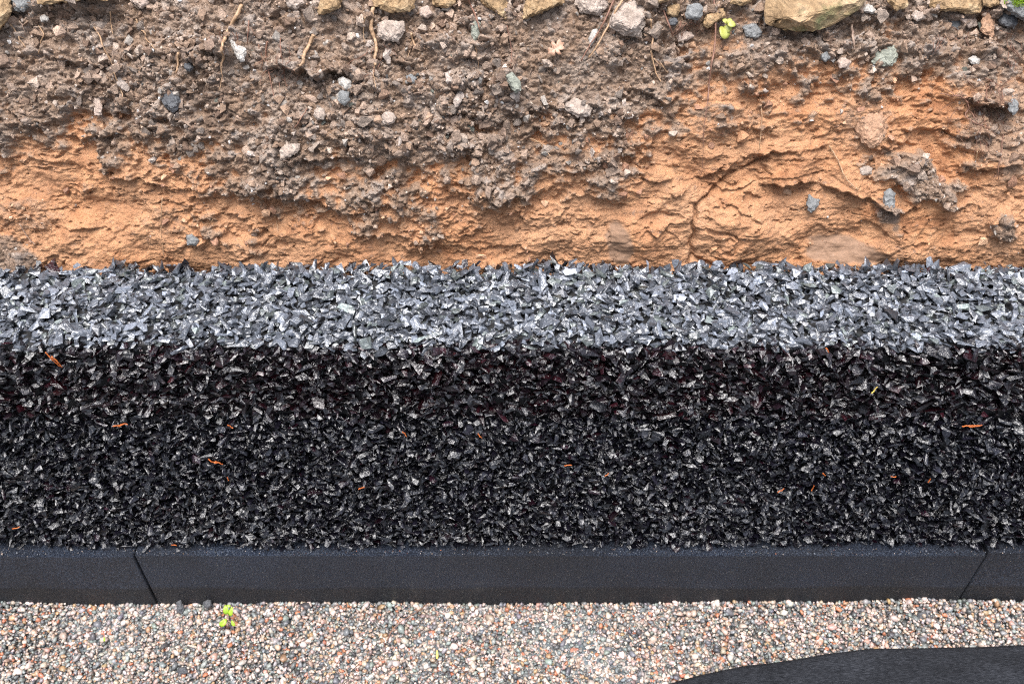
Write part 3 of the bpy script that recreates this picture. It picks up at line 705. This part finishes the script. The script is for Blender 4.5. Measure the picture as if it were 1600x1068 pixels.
stone([(1308, 95), (1318, 88), (1330, 96), (1326, 106), (1312, 108)], 'pinkrock', 'rounded pinkish stone left of the flat green-grey stone', seed=45, lift=.005)
stone([(1283, 84), (1292, 80), (1298, 90), (1290, 98), (1282, 92)], 'greyrock', 'small blue-grey stone beside a tiny white one', seed=46, lift=.004)
stone([(1294, 91), (1300, 88), (1306, 93), (1302, 99)], 'whiterock', 'tiny bright white stone below the largest ochre stone', seed=47, lift=.005)
stone([(1512, 92), (1520, 86), (1532, 92), (1530, 102), (1518, 100)], 'whiterock', 'cluster-like white stone in the reddish soil at right', seed=48, lift=.005)
stone([(62, 26), (68, 22), (78, 28), (75, 34), (64, 34)], 'whiterock', 'small white stone under the wide ochre stone at upper left', seed=49, lift=.005)
stone([(287, 100), (296, 96), (303, 106), (297, 113), (288, 108)], 'darkrock', 'small blue-grey stone right of the short upright twig', seed=50, lift=.004)
stone([(1338, 262), (1348, 256), (1364, 262), (1362, 272), (1346, 274)], 'mudrock', 'brown lump on the overhanging ledge at the right', seed=51, lift=.005)
stone([(1380, 300), (1390, 294), (1399, 302), (1398, 322), (1390, 330), (1380, 318)], 'greyrock', 'small grey stone at the right end of the overhanging ledge', seed=52, lift=.006)
stone([(290, 368), (300, 362), (312, 376), (306, 384), (292, 384)], 'greyrock', 'small grey stone in the orange clay at lower left', seed=53, lift=.004)
stone([(634, 120), (642, 115), (652, 122), (648, 132), (637, 130)], 'greyrock', 'small blue-white stone in the pebbly patch', seed=54, lift=.004)
# many smaller pale stones in the pebbly patch: one kind, alike
r = random.Random(4)
spots = []
while len(spots) < 230:
    x = r.gauss(640, 210) if r.random() < .6 else r.uniform(0, 1600); y = r.gauss(165, 42) if r.random() < .6 else r.uniform(12, 240)
    lim = np.interp(x, bx, by) + 10
    if 10 < y < lim and 5 < x < 1595 and all(abs(x - a) + abs(y - b_) > 11 for a, b_ in spots): spots.append((x, y))
protos = {}
for i in range(8):
    bm = bmesh.new(); pv, pf_ = CRUMBS[i + 3]
    vs = [bm.verts.new(v) for v in pv]
    for f in pf_: bm.faces.new([vs[k] for k in f])
    bmesh.ops.bevel(bm, geom=bm.edges, offset=.09, segments=2, affect='EDGES')
    me = bpy.data.meshes.new('small_stone'); bm.to_mesh(me); bm.free()
    protos[i] = me
smallmats = ['mudrock', 'mudrock', 'greyrock', 'mudrock', 'whiterock', 'pinkrock', 'mudrock', 'greenrock']
for i, me in protos.items(): me.materials.append(M[smallmats[i]])
for (x, y) in spots:
    loc, n_ = on_bank(x, y)
    i = r.choice([0, 1, 3, 6, 2, 4, 5, 7, 5, 2]) if 430 < x < 900 and y > 110 else r.choice([0, 1, 2, 3, 3, 6, 0, 1, 4, 5, 7])
    o = bpy.data.objects.new('small_stone', protos[i]); COL.objects.link(o)
    s_ = r.choice([.0028, .0035, .0045, .0055, .007, .009]) * (1 if smallmats[i] == 'mudrock' else .7)
    o.location = loc + n_ * s_ * .2; o.rotation_euler = [r.uniform(0, 6.28) for _ in range(3)]; o.scale = (s_ * r.uniform(.9, 1.4), s_, s_ * r.uniform(.6, 1))
    nm = {'mudrock': 'small mud-coated stone', 'greyrock': 'small grey stone chip', 'whiterock': 'tiny whitish stone chip', 'pinkrock': 'small pinkish stone', 'greenrock': 'small green-grey stone chip'}[smallmats[i]]
    tag(o, nm + ' stuck in the grey-brown topsoil of the bank', 'stone', nm + 's stuck in the topsoil')

# ------------------------------------------------------------------ roots, twigs, stems
def tube(pts, r0, r1, n=7, wob=.0, seed=0):
    """tapered tube along 3D points; returns V,F"""
    rr = random.Random(seed); pts = [Vector(p) for p in pts]
    # catmull-rom
    dense = []
    for i in range(len(pts) - 1):
        p0 = pts[max(i - 1, 0)]; p1 = pts[i]; p2 = pts[i + 1]; p3 = pts[min(i + 2, len(pts) - 1)]
        for k in range(5):
            t = k / 5; dense.append(.5 * ((2 * p1) + (p2 - p0) * t + (2 * p0 - 5 * p1 + 4 * p2 - p3) * t * t + (3 * p1 - p0 - 3 * p2 + p3) * t ** 3))
    dense.append(pts[-1]); V_, F_ = [], []
    for i, p in enumerate(dense):
        tg = (dense[min(i + 1, len(dense) - 1)] - dense[max(i - 1, 0)]).normalized()
        a = tg.orthogonal().normalized() if abs(tg.dot(Vector((1, 0, 0)))) > .95 else tg.cross(Vector((1, 0, 0))).normalized()
        b_ = tg.cross(a); f = i / (len(dense) - 1); r_ = (r0 + (r1 - r0) * f) * rr.uniform(.82, 1.2)
        q = p + Vector([rr.uniform(-wob, wob) for _ in range(3)])
        for k in range(n): V_.append(q + (a * math.cos(2 * math.pi * k / n) + b_ * math.sin(2 * math.pi * k / n)) * r_)
    m = len(dense)
    for i in range(m - 1):
        for k in range(n): F_.append((i * n + k, i * n + (k + 1) % n, (i + 1) * n + (k + 1) % n, (i + 1) * n + k))
    F_.append(tuple(range(n))[::-1]); F_.append(tuple((m - 1) * n + k for k in range(n)))
    return V_, F_
def build(name, chunks, mat, parent=None, origin=None):
    V_, F_ = [], []
    for v, f in chunks:
        b_ = len(V_); V_ += [tuple(q) for q in v]; F_ += [tuple(i + b_ for i in ff) for ff in f]
    org = Vector(origin) if origin is not None else Vector((0, 0, 0))
    me = bpy.data.meshes.new(name); me.from_pydata([tuple(Vector(v) - org) for v in V_], [], F_); me.update()
    for p_ in me.polygons: p_.use_smooth = True
    o = link(name, me, M[mat], parent)
    if origin is not None and not parent: o.location = org
    return o
def bankline(pp, off):
    return [on_bank(x, y, off)[0] for x, y in pp]
PXM = .00088
def root(pp, w0, w1, mat, label, name='root', off=.004, branches=(), cat='root', seed=0, wob=.0006):
    pts = bankline(pp, off)
    ch = [tube(pts, w0 * PXM / 2, w1 * PXM / 2, wob=wob, seed=seed)]
    for bp, bw in branches: ch.append(tube(bankline(bp, off), bw * PXM / 2, bw * PXM / 5, n=5, wob=wob, seed=seed + 1))
    return tag(build(name, ch, mat, origin=pts[0]), label, cat)
root([(583, 12), (581, 30), (580, 46), (586, 62), (588, 76), (585, 92), (586, 102)], 7, 4, 'root', 'thickest pale root hanging below the wide brown slab', off=.009, branches=[([(585, 100), (584, 118), (587, 138)], 2), ([(570, 26), (568, 50), (570, 68)], 2)], seed=1)
root([(490, 54), (484, 68), (478, 80), (474, 90), (475, 96), (468, 103)], 6, 4, 'root', 'short thick pale root angled down to the left', off=.009, seed=2, branches=[([(477, 86), (470, 88)], 3)])
root([(378, 8), (368, 28), (356, 48), (349, 66), (346, 78), (349, 90), (345, 104)], 6, 3, 'root', 'reddish root descending left of the pale wedge stone', off=.008, seed=3, branches=[([(345, 104), (347, 122), (342, 142)], 1.8)])
root([(389, 32), (388, 50), (386, 70)], 2.5, 1.5, 'rootdark', 'thin brown root hanging right of the pale wedge stone', seed=4)
root([(15, 38), (23, 46), (30, 60), (40, 74)], 2.6, 1.6, 'root', 'orange forked root nearest the left edge', seed=5, branches=[([(28, 57), (40, 61)], 1.5)])
root([(60, 40), (68, 54), (64, 64), (61, 84)], 2.2, 1.2, 'root', 'thin crooked root right of the orange forked root', seed=6)
root([(30, 32), (36, 42), (42, 58)], 1.6, 1.0, 'twig', 'straight grey bit of stem between the two leftmost roots', seed=7, name='stem', cat='stem')
root([(146, 42), (155, 54), (162, 76), (174, 96), (178, 112), (188, 138), (191, 150), (188, 160)], 2.8, 1.4, 'root', 'long thin pale root running down the upper left soil', seed=8)
root([(213, 30), (218, 44), (227, 52), (229, 62), (240, 74), (252, 90)], 2.8, 1.4, 'root', 'thin tan root between the long pale root and the upright twig', seed=9)
root([(278, 82), (278, 98), (276, 114)], 3.5, 2.8, 'root', 'short upright twig with pale bark at upper left', name='twig', cat='twig', seed=10, off=.006)
root([(172, 18), (173, 34), (175, 48), (177, 56)], 2.0, 1.2, 'root', 'small root near the top left between two grey chips', seed=11)
root([(418, 64), (415, 86), (420, 110), (424, 134), (430, 156)], 3, 1.6, 'rootdark', 'dark red root over the hollow left of the short thick root', seed=12, branches=[([(438, 60), (440, 90), (444, 118), (448, 135)], 2), ([(444, 112), (436, 122)], 1.5), ([(404, 70), (410, 92), (408, 110)], 1.5), ([(430, 118), (436, 130), (437, 146)], 1.2)])
root([(643, 52), (645, 64), (649, 72)], 4, 2.5, 'root', 'short stubby pale root right of the mud-coated blocky stone', seed=13, branches=[([(643, 66), (640, 80), (636, 90)], 1.4)])
root([(730, -5), (736, 10), (742, 22), (748, 40), (750, 50)], 2.8, 2.0, 'rootdark', 'thin red stem ending on the narrow green-grey stone', name='stem', cat='stem', off=.012, seed=14, wob=.0002)
root([(742, 66), (745, 84), (748, 106)], 1.8, 1.0, 'root', 'fine pale root below the narrow green-grey stone', seed=15)
root([(792, 40), (796, 60), (800, 82), (797, 104)], 2, 1.2, 'rootdark', 'thin red-brown root above the mottled green-white stone', seed=16)
root([(977, -5), (965, 12), (955, 32), (944, 52), (932, 74), (920, 90)], 4.0, 2.2, 'root', 'pale straight twig crossing a darker twig at the top', name='twig', cat='twig', off=.012, seed=17, wob=.0003)
root([(962, -5), (955, 10), (946, 30), (934, 52), (922, 70), (908, 96)], 3.8, 2.0, 'rootdark', 'dark twig lying behind the pale straight twig', name='twig', cat='twig', off=.009, seed=18, wob=.0003)
root([(1016, 30), (1020, 58), (1018, 80), (1021, 98), (1026, 116), (1033, 128)], 3.2, 2.2, 'root', 'pale root hanging below a small white lump, right of the broad tan stone', seed=19, branches=[([(1032, 100), (1044, 114)], 2), ([(1021, 92), (1034, 104)], 1.6)])
root([(1032, -5), (1038, 20), (1046, 40), (1051, 56)], 3, 2.2, 'rootdark', 'dark stem falling beside the small rounded ochre stone', name='stem', cat='stem', off=.010, seed=20, wob=.0002)
root([(1115, -5), (1118, 30), (1117, 70), (1112, 100), (1108, 130), (1106, 158)], 3.2, 2.4, 'rootdark', 'long dark trailing stem falling over the pale yellow stone', name='stem', cat='stem', off=.014, seed=21, wob=.0002, branches=[([(1106, 158), (1100, 200), (1098, 250), (1096, 272)], 1.6)])
root([(1331, 40), (1333, 60), (1335, 78)], 4, 2.6, 'twig', 'short upright tan twig under the white stone', name='twig', cat='twig', seed=22)
root([(1537, 20), (1545, 36), (1548, 52), (1546, 68)], 8, 3, 'twig', 'thick tan stump of root right of the green-grey thin stone', off=.006, seed=23)
root([(1295, 228), (1303, 240), (1311, 254), (1318, 272), (1332, 290), (1342, 296)], 2.6, 1.4, 'root', 'thin pale root draped over the overhanging ledge', seed=24)
root([(1487, 150), (1500, 150), (1510, 158), (1514, 170), (1508, 180), (1520, 190), (1545, 200)], 3, 1.4, 'rootdark', 'branching red-brown root in the right-hand hollow', off=.010, seed=25,
     branches=[([(1470, 146), (1487, 150)], 2), ([(1510, 158), (1530, 172), (1542, 196), (1558, 212)], 1.8), ([(1540, 122), (1556, 134), (1566, 158), (1580, 182)], 1.8), ([(1548, 126), (1568, 140), (1580, 150)], 1.2), ([(1514, 172), (1524, 186), (1527, 212), (1522, 244)], 1.4), ([(1480, 140), (1496, 152)], 1.4), ([(1505, 150), (1498, 138)], 1.2)])
root([(1527, 236), (1525, 252), (1521, 264)], 2.2, 1.2, 'root', 'short pale root below the branching root', seed=26)
root([(1568, 190), (1566, 225), (1561, 262), (1560, 280)], 1.8, 1.0, 'rootdark', 'thin vertical root at far right above the clay', seed=27)
root([(1188, 152), (1190, 190), (1186, 236)], 1.8, 1.2, 'root', 'fine vertical root in the orange earth right of centre', seed=28)
root([(254, 308), (252, 330), (252, 365), (256, 400)], 1.8, 1.0, 'root', 'fine pale root hanging down the clay at lower left', seed=29, branches=[([(256, 396), (260, 408)], 1.2)])
root([(312, 340), (318, 348), (328, 350), (333, 342)], 1.4, 1.0, 'root', 'tiny curled root on the clay at left', seed=30)
root([(480, 170), (470, 186), (460, 200)], 2.0, 1.2, 'rootdark', 'short reddish root between clods left of centre', seed=31)
root([(586, 204), (584, 224), (582, 240)], 3.2, 2.0, 'twig', 'short tan root below the pebbly patch', seed=32)
root([(826, 216), (842, 222), (852, 232), (860, 244)], 2.0, 1.2, 'root', 'arched pale root above the clay right of centre', seed=33)
root([(424, 330), (432, 345), (434, 362)], 1.3, .8, 'root', 'hair-thin root on the clay left of centre', seed=34)
root([(30, 350), (45, 372), (55, 382)], 1.6, 1.0, 'twig', 'thin stem on the clay at the lower left', seed=35)
# dark fine root mat in the right hollow and at other places: uncountable hair roots
ch = []
r = random.Random(12)
for (cx, cy, sx_, sy_, n_) in [(1545, 150, 34, 34, 34), (440, 95, 26, 26, 16), (590, 88, 22, 22, 12), (1580, 70, 18, 22, 14), (1500, 60, 40, 16, 12), (1520, 200, 30, 24, 14), (1075, 36, 14, 5, 14), (360, 55, 26, 20, 10)]:
    for _ in range(n_):
        x = r.gauss(cx, sx_ * .6); y = r.gauss(cy, sy_ * .6); pp = [(x, y)]
        dx = r.gauss(0, 4)
        for k in range(3): x += dx + r.gauss(0, 3); y += r.uniform(3, 10); pp.append((min(x, 1640), min(y, 400)))
        ch.append(tube(bankline(pp, r.uniform(.003, .009)), .0005, .00025, n=4, seed=_))
tag(build('hair_roots', ch, 'rootdark'), 'fine dark hair roots matted over the hollows of the bank', 'hair roots', kind='stuff')

# ------------------------------------------------------------------ leaves
def leaf_mesh(center, ax, ay, nrm_, outline, curl=.15, th=.0004):
    """outline in -1..1 leaf space, ax/ay world vectors (half size)"""
    bm = bmesh.new(); c0 = Vector(center)
    def P3(u, v, t): return c0 + ax * u + ay * v + nrm_ * (curl * (u * u - .3 * v * v) * ax.length + t)
    for t in (0, th):
        ring = [bm.verts.new(P3(u, v, t)) for u, v in outline]
        inn = [bm.verts.new(P3(u * .5, v * .5, t + th * 2)) for u, v in outline]; cc_ = bm.verts.new(P3(0, 0, t - th))
        n_ = len(ring)
        for i in range(n_):
            q = [ring[i], ring[(i + 1) % n_], inn[(i + 1) % n_], inn[i]]; tr = [inn[i], inn[(i + 1) % n_], cc_]
            bm.faces.new(q if t else q[::-1]); bm.faces.new(tr if t else tr[::-1])
        if t == 0: r0 = ring
        else:
            for i in range(n_): bm.faces.new([r0[i], r0[(i + 1) % n_], ring[(i + 1) % n_], ring[i]])
    V_ = [v.co.copy() for v in bm.verts]; bm.verts.index_update(); F_ = [[v.index for v in f.verts] for f in bm.faces]; bm.free()
    return V_, F_
OVAL = [(math.cos(t) * (.5 if True else 1), math.sin(t)) for t in np.linspace(0, 2 * math.pi, 13)[:-1]]
OVAL = [(u * (1 - .25 * v), v) for u, v in OVAL]
OAK = [(0, -1), (.1, -.7), (.42, -.62), (.5, -.4), (.22, -.25), (.62, -.1), (.75, .15), (.3, .2), (.5, .5), (.5, .75), (.15, .7), (0, 1), (-.2, .75), (-.5, .8), (-.48, .5), (-.25, .25), (-.7, .2), (-.68, -.05), (-.2, -.2), (-.45, -.45), (-.3, -.65), (-.08, -.7)]
def camaxes(d):
    rt = Vector((1, 0, 0)); up = Vector((0, SD, CD)); return rt, up
rt, up = camaxes(None)
c, n_ = on_bank(868, 76, .012)
ang = math.radians(-55); sz = 17 * PXM
ax = (rt * math.cos(ang) + up * math.sin(ang)) * sz; ay = (-rt * math.sin(ang) + up * math.cos(ang)) * sz
ol = build('oak_leaf', [leaf_mesh(c, ax, ay, -ray(868, 76), OAK, curl=.35)], 'oak', origin=c); tag(ol, 'curled dead oak leaf, pinkish brown and lobed, on the upper soil', 'leaf')
# yellow-green sprig near the top
def sprig(name, mat, mat2, leaves, stems, label, cat, base, grp=None):
    e = empty(name, base); tag(e, label, cat, grp)
    for (pt, sz, an, asp, tiltv) in leaves:
        a_ = math.radians(an); ax = (rt * math.cos(a_) + up * math.sin(a_)) * sz * asp; ay = (-rt * math.sin(a_) + up * math.cos(a_)) * sz
        nn = (Vector((0, -CD, SD)) + Vector(tiltv)).normalized(); ay = (ay - nn * ay.dot(nn) * .6); ax = ax - nn * ax.dot(nn)
        build('leaf', [leaf_mesh(pt, ax, ay, nn, OVAL, curl=.5)], mat, e)
    build('stem', [tube(s_, .0011, .0007, n=6) for s_ in stems], mat2, e)
    return e
c, n_ = on_bank(1137, 46, .010)
q = lambda px, py, off: on_bank(px, py, off)[0]
sprig('sprig', 'yellow', 'twig', [(q(1131, 50, .012), .0098, 10, 1.6, (.2, .3, 0)), (q(1138, 44, .016), .0075, -50, 1.5, (-.4, 0, 0)), (q(1144, 38, .017), .0065, -80, 1.5, (.3, .3, 0)), (q(1133, 33, .016), .0055, 40, 1.5, (0, .5, 0)), (q(1140, 33, .018), .005, -20, 1.4, (0, .2, .3))],
      [[q(1137, 48, .002), q(1138, 40, .012), q(1137, 33, .016)]], 'small yellow-green sprig of leaves below the pale yellow stone', 'plant', c)
# moss on the corner stone: a tuft of fine shoots
ch = []; r = random.Random(5)
mc = on_bank(1590, 6, .034)[0]
for _ in range(130):
    x = 1590 + r.gauss(0, 7); y = 5 + r.gauss(0, 4); d_ = .024 + r.uniform(0, .006)
    p0 = on_bank(x, max(y, 0), .016)[0]; tip = p0 + Vector((r.gauss(0, .005), -.006 + r.gauss(0, .004), .009 + r.gauss(0, .003)))
    ch.append(tube([p0, (p0 + tip) / 2 + Vector((r.gauss(0, .001), 0, .001)), tip], .0008, .0003, n=4, seed=_))
o = build('moss_tuft', ch, 'lime', origin=mc); tag(o, 'bright green moss tuft on the dark corner stone', 'moss')

# seedlings on the gravel
zg = .012
g0 = on_z(356, 975, zg)
def gp(px, py, z): return on_z(px, py, z)
sprig('seedling', 'lime', 'twig', [(gp(353, 952, .040), .0085, 8, 1.1, (.1, -.1, .2)), (gp(361, 955, .038), .0085, -14, 1.0, (-.3, -.1, .2)), (gp(349, 972, .026), .0085, -42, 1.2, (.2, .1, .2)), (gp(364, 973, .026), .006, 30, 1.0, (-.2, 0, .2)), (gp(357, 946, .042), .004, 80, 1.2, (0, .2, .2))],
      [[gp(357, 978, .006), gp(357, 966, .022), gp(356, 952, .036)], [gp(357, 970, .020), gp(351, 971, .024)], [gp(357, 970, .020), gp(364, 972, .024)]], 'lime-green seedling growing in the gravel beside the kerb', 'seedling', g0)
o = build('green_leaf', [leaf_mesh(gp(163, 998, .012), rt * .003, up * .0042, Vector((0, -.6, .8)), OVAL, curl=.4)], 'lime', origin=gp(163, 998, .012)); tag(o, 'tiny pale green leaf scrap on the gravel at left', 'leaf')
o = build('yellow_leaf', [leaf_mesh(gp(683, 1022, .010), rt * .0042, up * .008, Vector((0, -.6, .8)), OVAL, curl=.4)], 'straw', origin=gp(683, 1022, .010)); tag(o, 'small orange-yellow leaf lying on the gravel near the centre', 'leaf')
tw = [gp(605, 1000, .011), gp(612, 985, .013), gp(630, 968, .015), gp(652, 955, .014), gp(670, 941, .013)]
o = build('twig', [tube(tw, .0011, .0007, n=6, wob=.0004)], 'rootdark', origin=tw[0]); tag(o, 'thin brown twig lying on the gravel against the kerb', 'twig')
stone([(275, 940), (282, 936), (288, 950), (284, 958), (276, 956)], 'darkrock', 'thin dark flake of stone standing on the gravel left of the seedling', base=gp(281, 948, .012), lift=.0, cuts=2, seed=71)
stone(oct_(325, 943, 17, 17, 0, 6), 'darkrock', 'sparkling black lump lying on the gravel against the kerb', base=gp(325, 944, .012), lift=.002, cuts=2, seed=72, rough=.002)
stone(oct_(1441, 961, 22, 14, 10, 8), 'darkrock', 'dark green-black pebble in the gravel at the right', base=gp(1441, 961, .012), lift=.002, cuts=2, seed=73, rough=.002)
stone(oct_(285, 1048, 20, 16, 10, 12), 'darkrock', 'dark grey rounded pebble in the gravel at the lower left', base=gp(285, 1048, .008), lift=.002, cuts=2, seed=74)

# ------------------------------------------------------------------ orange and yellow shreds caught in the chips
SHR = [(82, 562, 26, -65, 'straight orange sliver near the left end, just under the top edge of the wall'), (186, 664, 22, 12, 'orange shred on the left of the wall face, at mid height'),
       (335, 721, 20, -25, 'jagged orange shred on the wall face, lower left of centre'), 
       (360, 666, 10, -45, 'thin orange splinter right of the mid-height orange shred'), (25, 824, 14, 10, 'orange flake low on the wall by the left edge'),
       (632, 678, 9, -50, 'small orange speck left of the middle of the wall face'), (750, 681, 11, -50, 'hooked orange shred in the middle of the wall face'),
       (888, 726, 12, 3, 'bright orange chip right of the middle, low on the wall face'), (948, 741, 9, 50, 'thin orange splinter beside the bright orange chip'),
       (1293, 547, 11, -50, 'pink-orange splinter just under the top edge, right of centre'),
       (1367, 609, 13, 65, 'only yellow splinter on the wall face'), 
       (1517, 665, 27, 5, 'largest orange shred, near the right end of the wall face'), (1396, 744, 8, 0, 'orange fleck low on the right of the wall face'),
       (1270, 762, 13, 88, 'upright orange splinter low on the wall face'), (1220, 766, 13, 45, 'slanting orange splinter left of the upright one'),
       (1288, 741, 9, -45, 'small slanting orange sliver above the upright splinter'), 
       (565, 762, 12, 20, 'orange shred low on the wall left of centre'), (356, 748, 9, 90, 'short upright orange splinter below the jagged orange shred'),
       (1452, 750, 8, 80, 'upright orange speck low and far right'), 
       (272, 851, 10, 2, 'dark orange flake just above the kerb at left')]
for i, (x, y, ln, an, lab) in enumerate(SHR):
    c = on_y(x, y, YF - .012); L = ln * .00092 / 2; a_ = math.radians(an); rr = random.Random(i)
    d_ = Vector((math.cos(a_), 0, math.sin(a_) * 1.25)); pts = [c + d_ * L * t + Vector((0, rr.uniform(-.001, .001), rr.uniform(-.0012, .0012))) for t in (-1, -.4, .3, 1)]
    mat = 'straw' if 'yellow' in lab and 'only' in lab else 'orange'
    ch = [tube(pts, .0010, .0006, n=5, wob=.0004, seed=i)]
    if ln > 18: ch.append(tube([p_ + Vector((.003, 0, .002 * rr.choice((-1, 1)))) for p_ in pts[1:]], .0013, .0006, n=5, wob=.0005, seed=i + 50))
    o = build('shred', ch, mat, origin=c); tag(o, lab, 'splinter', 'orange and yellow shreds caught in the black chips')

# ------------------------------------------------------------------ fibrous dark sheet at the lower right
def fabric():
    b = NB('grey_fibre')
    mp = b.n('ShaderNodeMapping'); mp.inputs['Rotation'].default_value = (0, 0, math.radians(-24)); mp.inputs['Scale'].default_value = (26, 130, 60)
    b.l(b.co.outputs['Object'], mp.inputs[0])
    n1 = b.noise(4.5, 6, .7, vec=mp.outputs[0], dist=.3); n2 = b.noise(420, 3, .7); n3 = b.noise(12, 3, .5)
    c = b.ramp(n1, [(.32, (.006, .0065, .0085)), (.5, (.018, .0195, .0235)), (.68, (.050, .053, .062))])
    c = b.mix(.5, c, b.ramp(n3, [(.3, G(.6)), (.7, G(1.3))]), 'MULTIPLY')
    return b.done(c, .85, b.bump(b.math('ADD', n1, n2), .8, .0015), Specular_IOR_Level=.15)
M['fabric'] = fabric()
edge_px = [(960, 1100), (1040, 1070), (1100, 1054), (1160, 1043), (1230, 1033), (1300, 1022), (1360, 1015), (1420, 1014), (1500, 1012), (1600, 1009), (1700, 1003), (1900, 985), (2150, 965)]
E = [on_z(x, y, .022) for x, y in edge_px]
ts = np.linspace(0, len(E) - 1, 90); ex = np.interp(ts, range(len(E)), [e.x for e in E]); ey = np.interp(ts, range(len(E)), [e.y for e in E])
rows = np.concatenate([np.linspace(-1, 0, 8)[:-1], np.linspace(0, .38, 60)])
GX = np.zeros((len(rows), 90)); GY = GX.copy(); GZ = GX.copy()
for i, t in enumerate(rows):
    if t < 0:   # rolled-under edge
        a_ = -t * math.pi / 2; GX[i] = ex + .002; GY[i] = ey - .014 + .014 * math.cos(a_) ; GZ[i] = .022 - .022 * math.sin(a_)
    else:
        GX[i] = ex + t * .15; GY[i] = ey - t; GZ[i] = .022 + .10 * (1 - math.exp(-t / .16)) + t * .05
GZ += noise(GX * 9, GY * 14, 303) * .006 * sstep(-.1, .08, rows)[:, None] + noise(GX * 30, GY * 40, 304) * .0012
i = np.arange(GX.size).reshape(GX.shape); FF = np.stack([i[:-1, :-1], i[:-1, 1:], i[1:, 1:], i[1:, :-1]], -1).reshape(-1, 4)
o = link('fabric_sheet', np_mesh('fabric_sheet', np.stack([GX, GY, GZ], -1).reshape(-1, 3), FF, True), M['fabric'])
md = o.modifiers.new('thick', 'SOLIDIFY'); md.thickness = .004; md.offset = 0
tag(o, 'dark grey fibrous sheet curving over the gravel in the lower right corner', 'sheet')
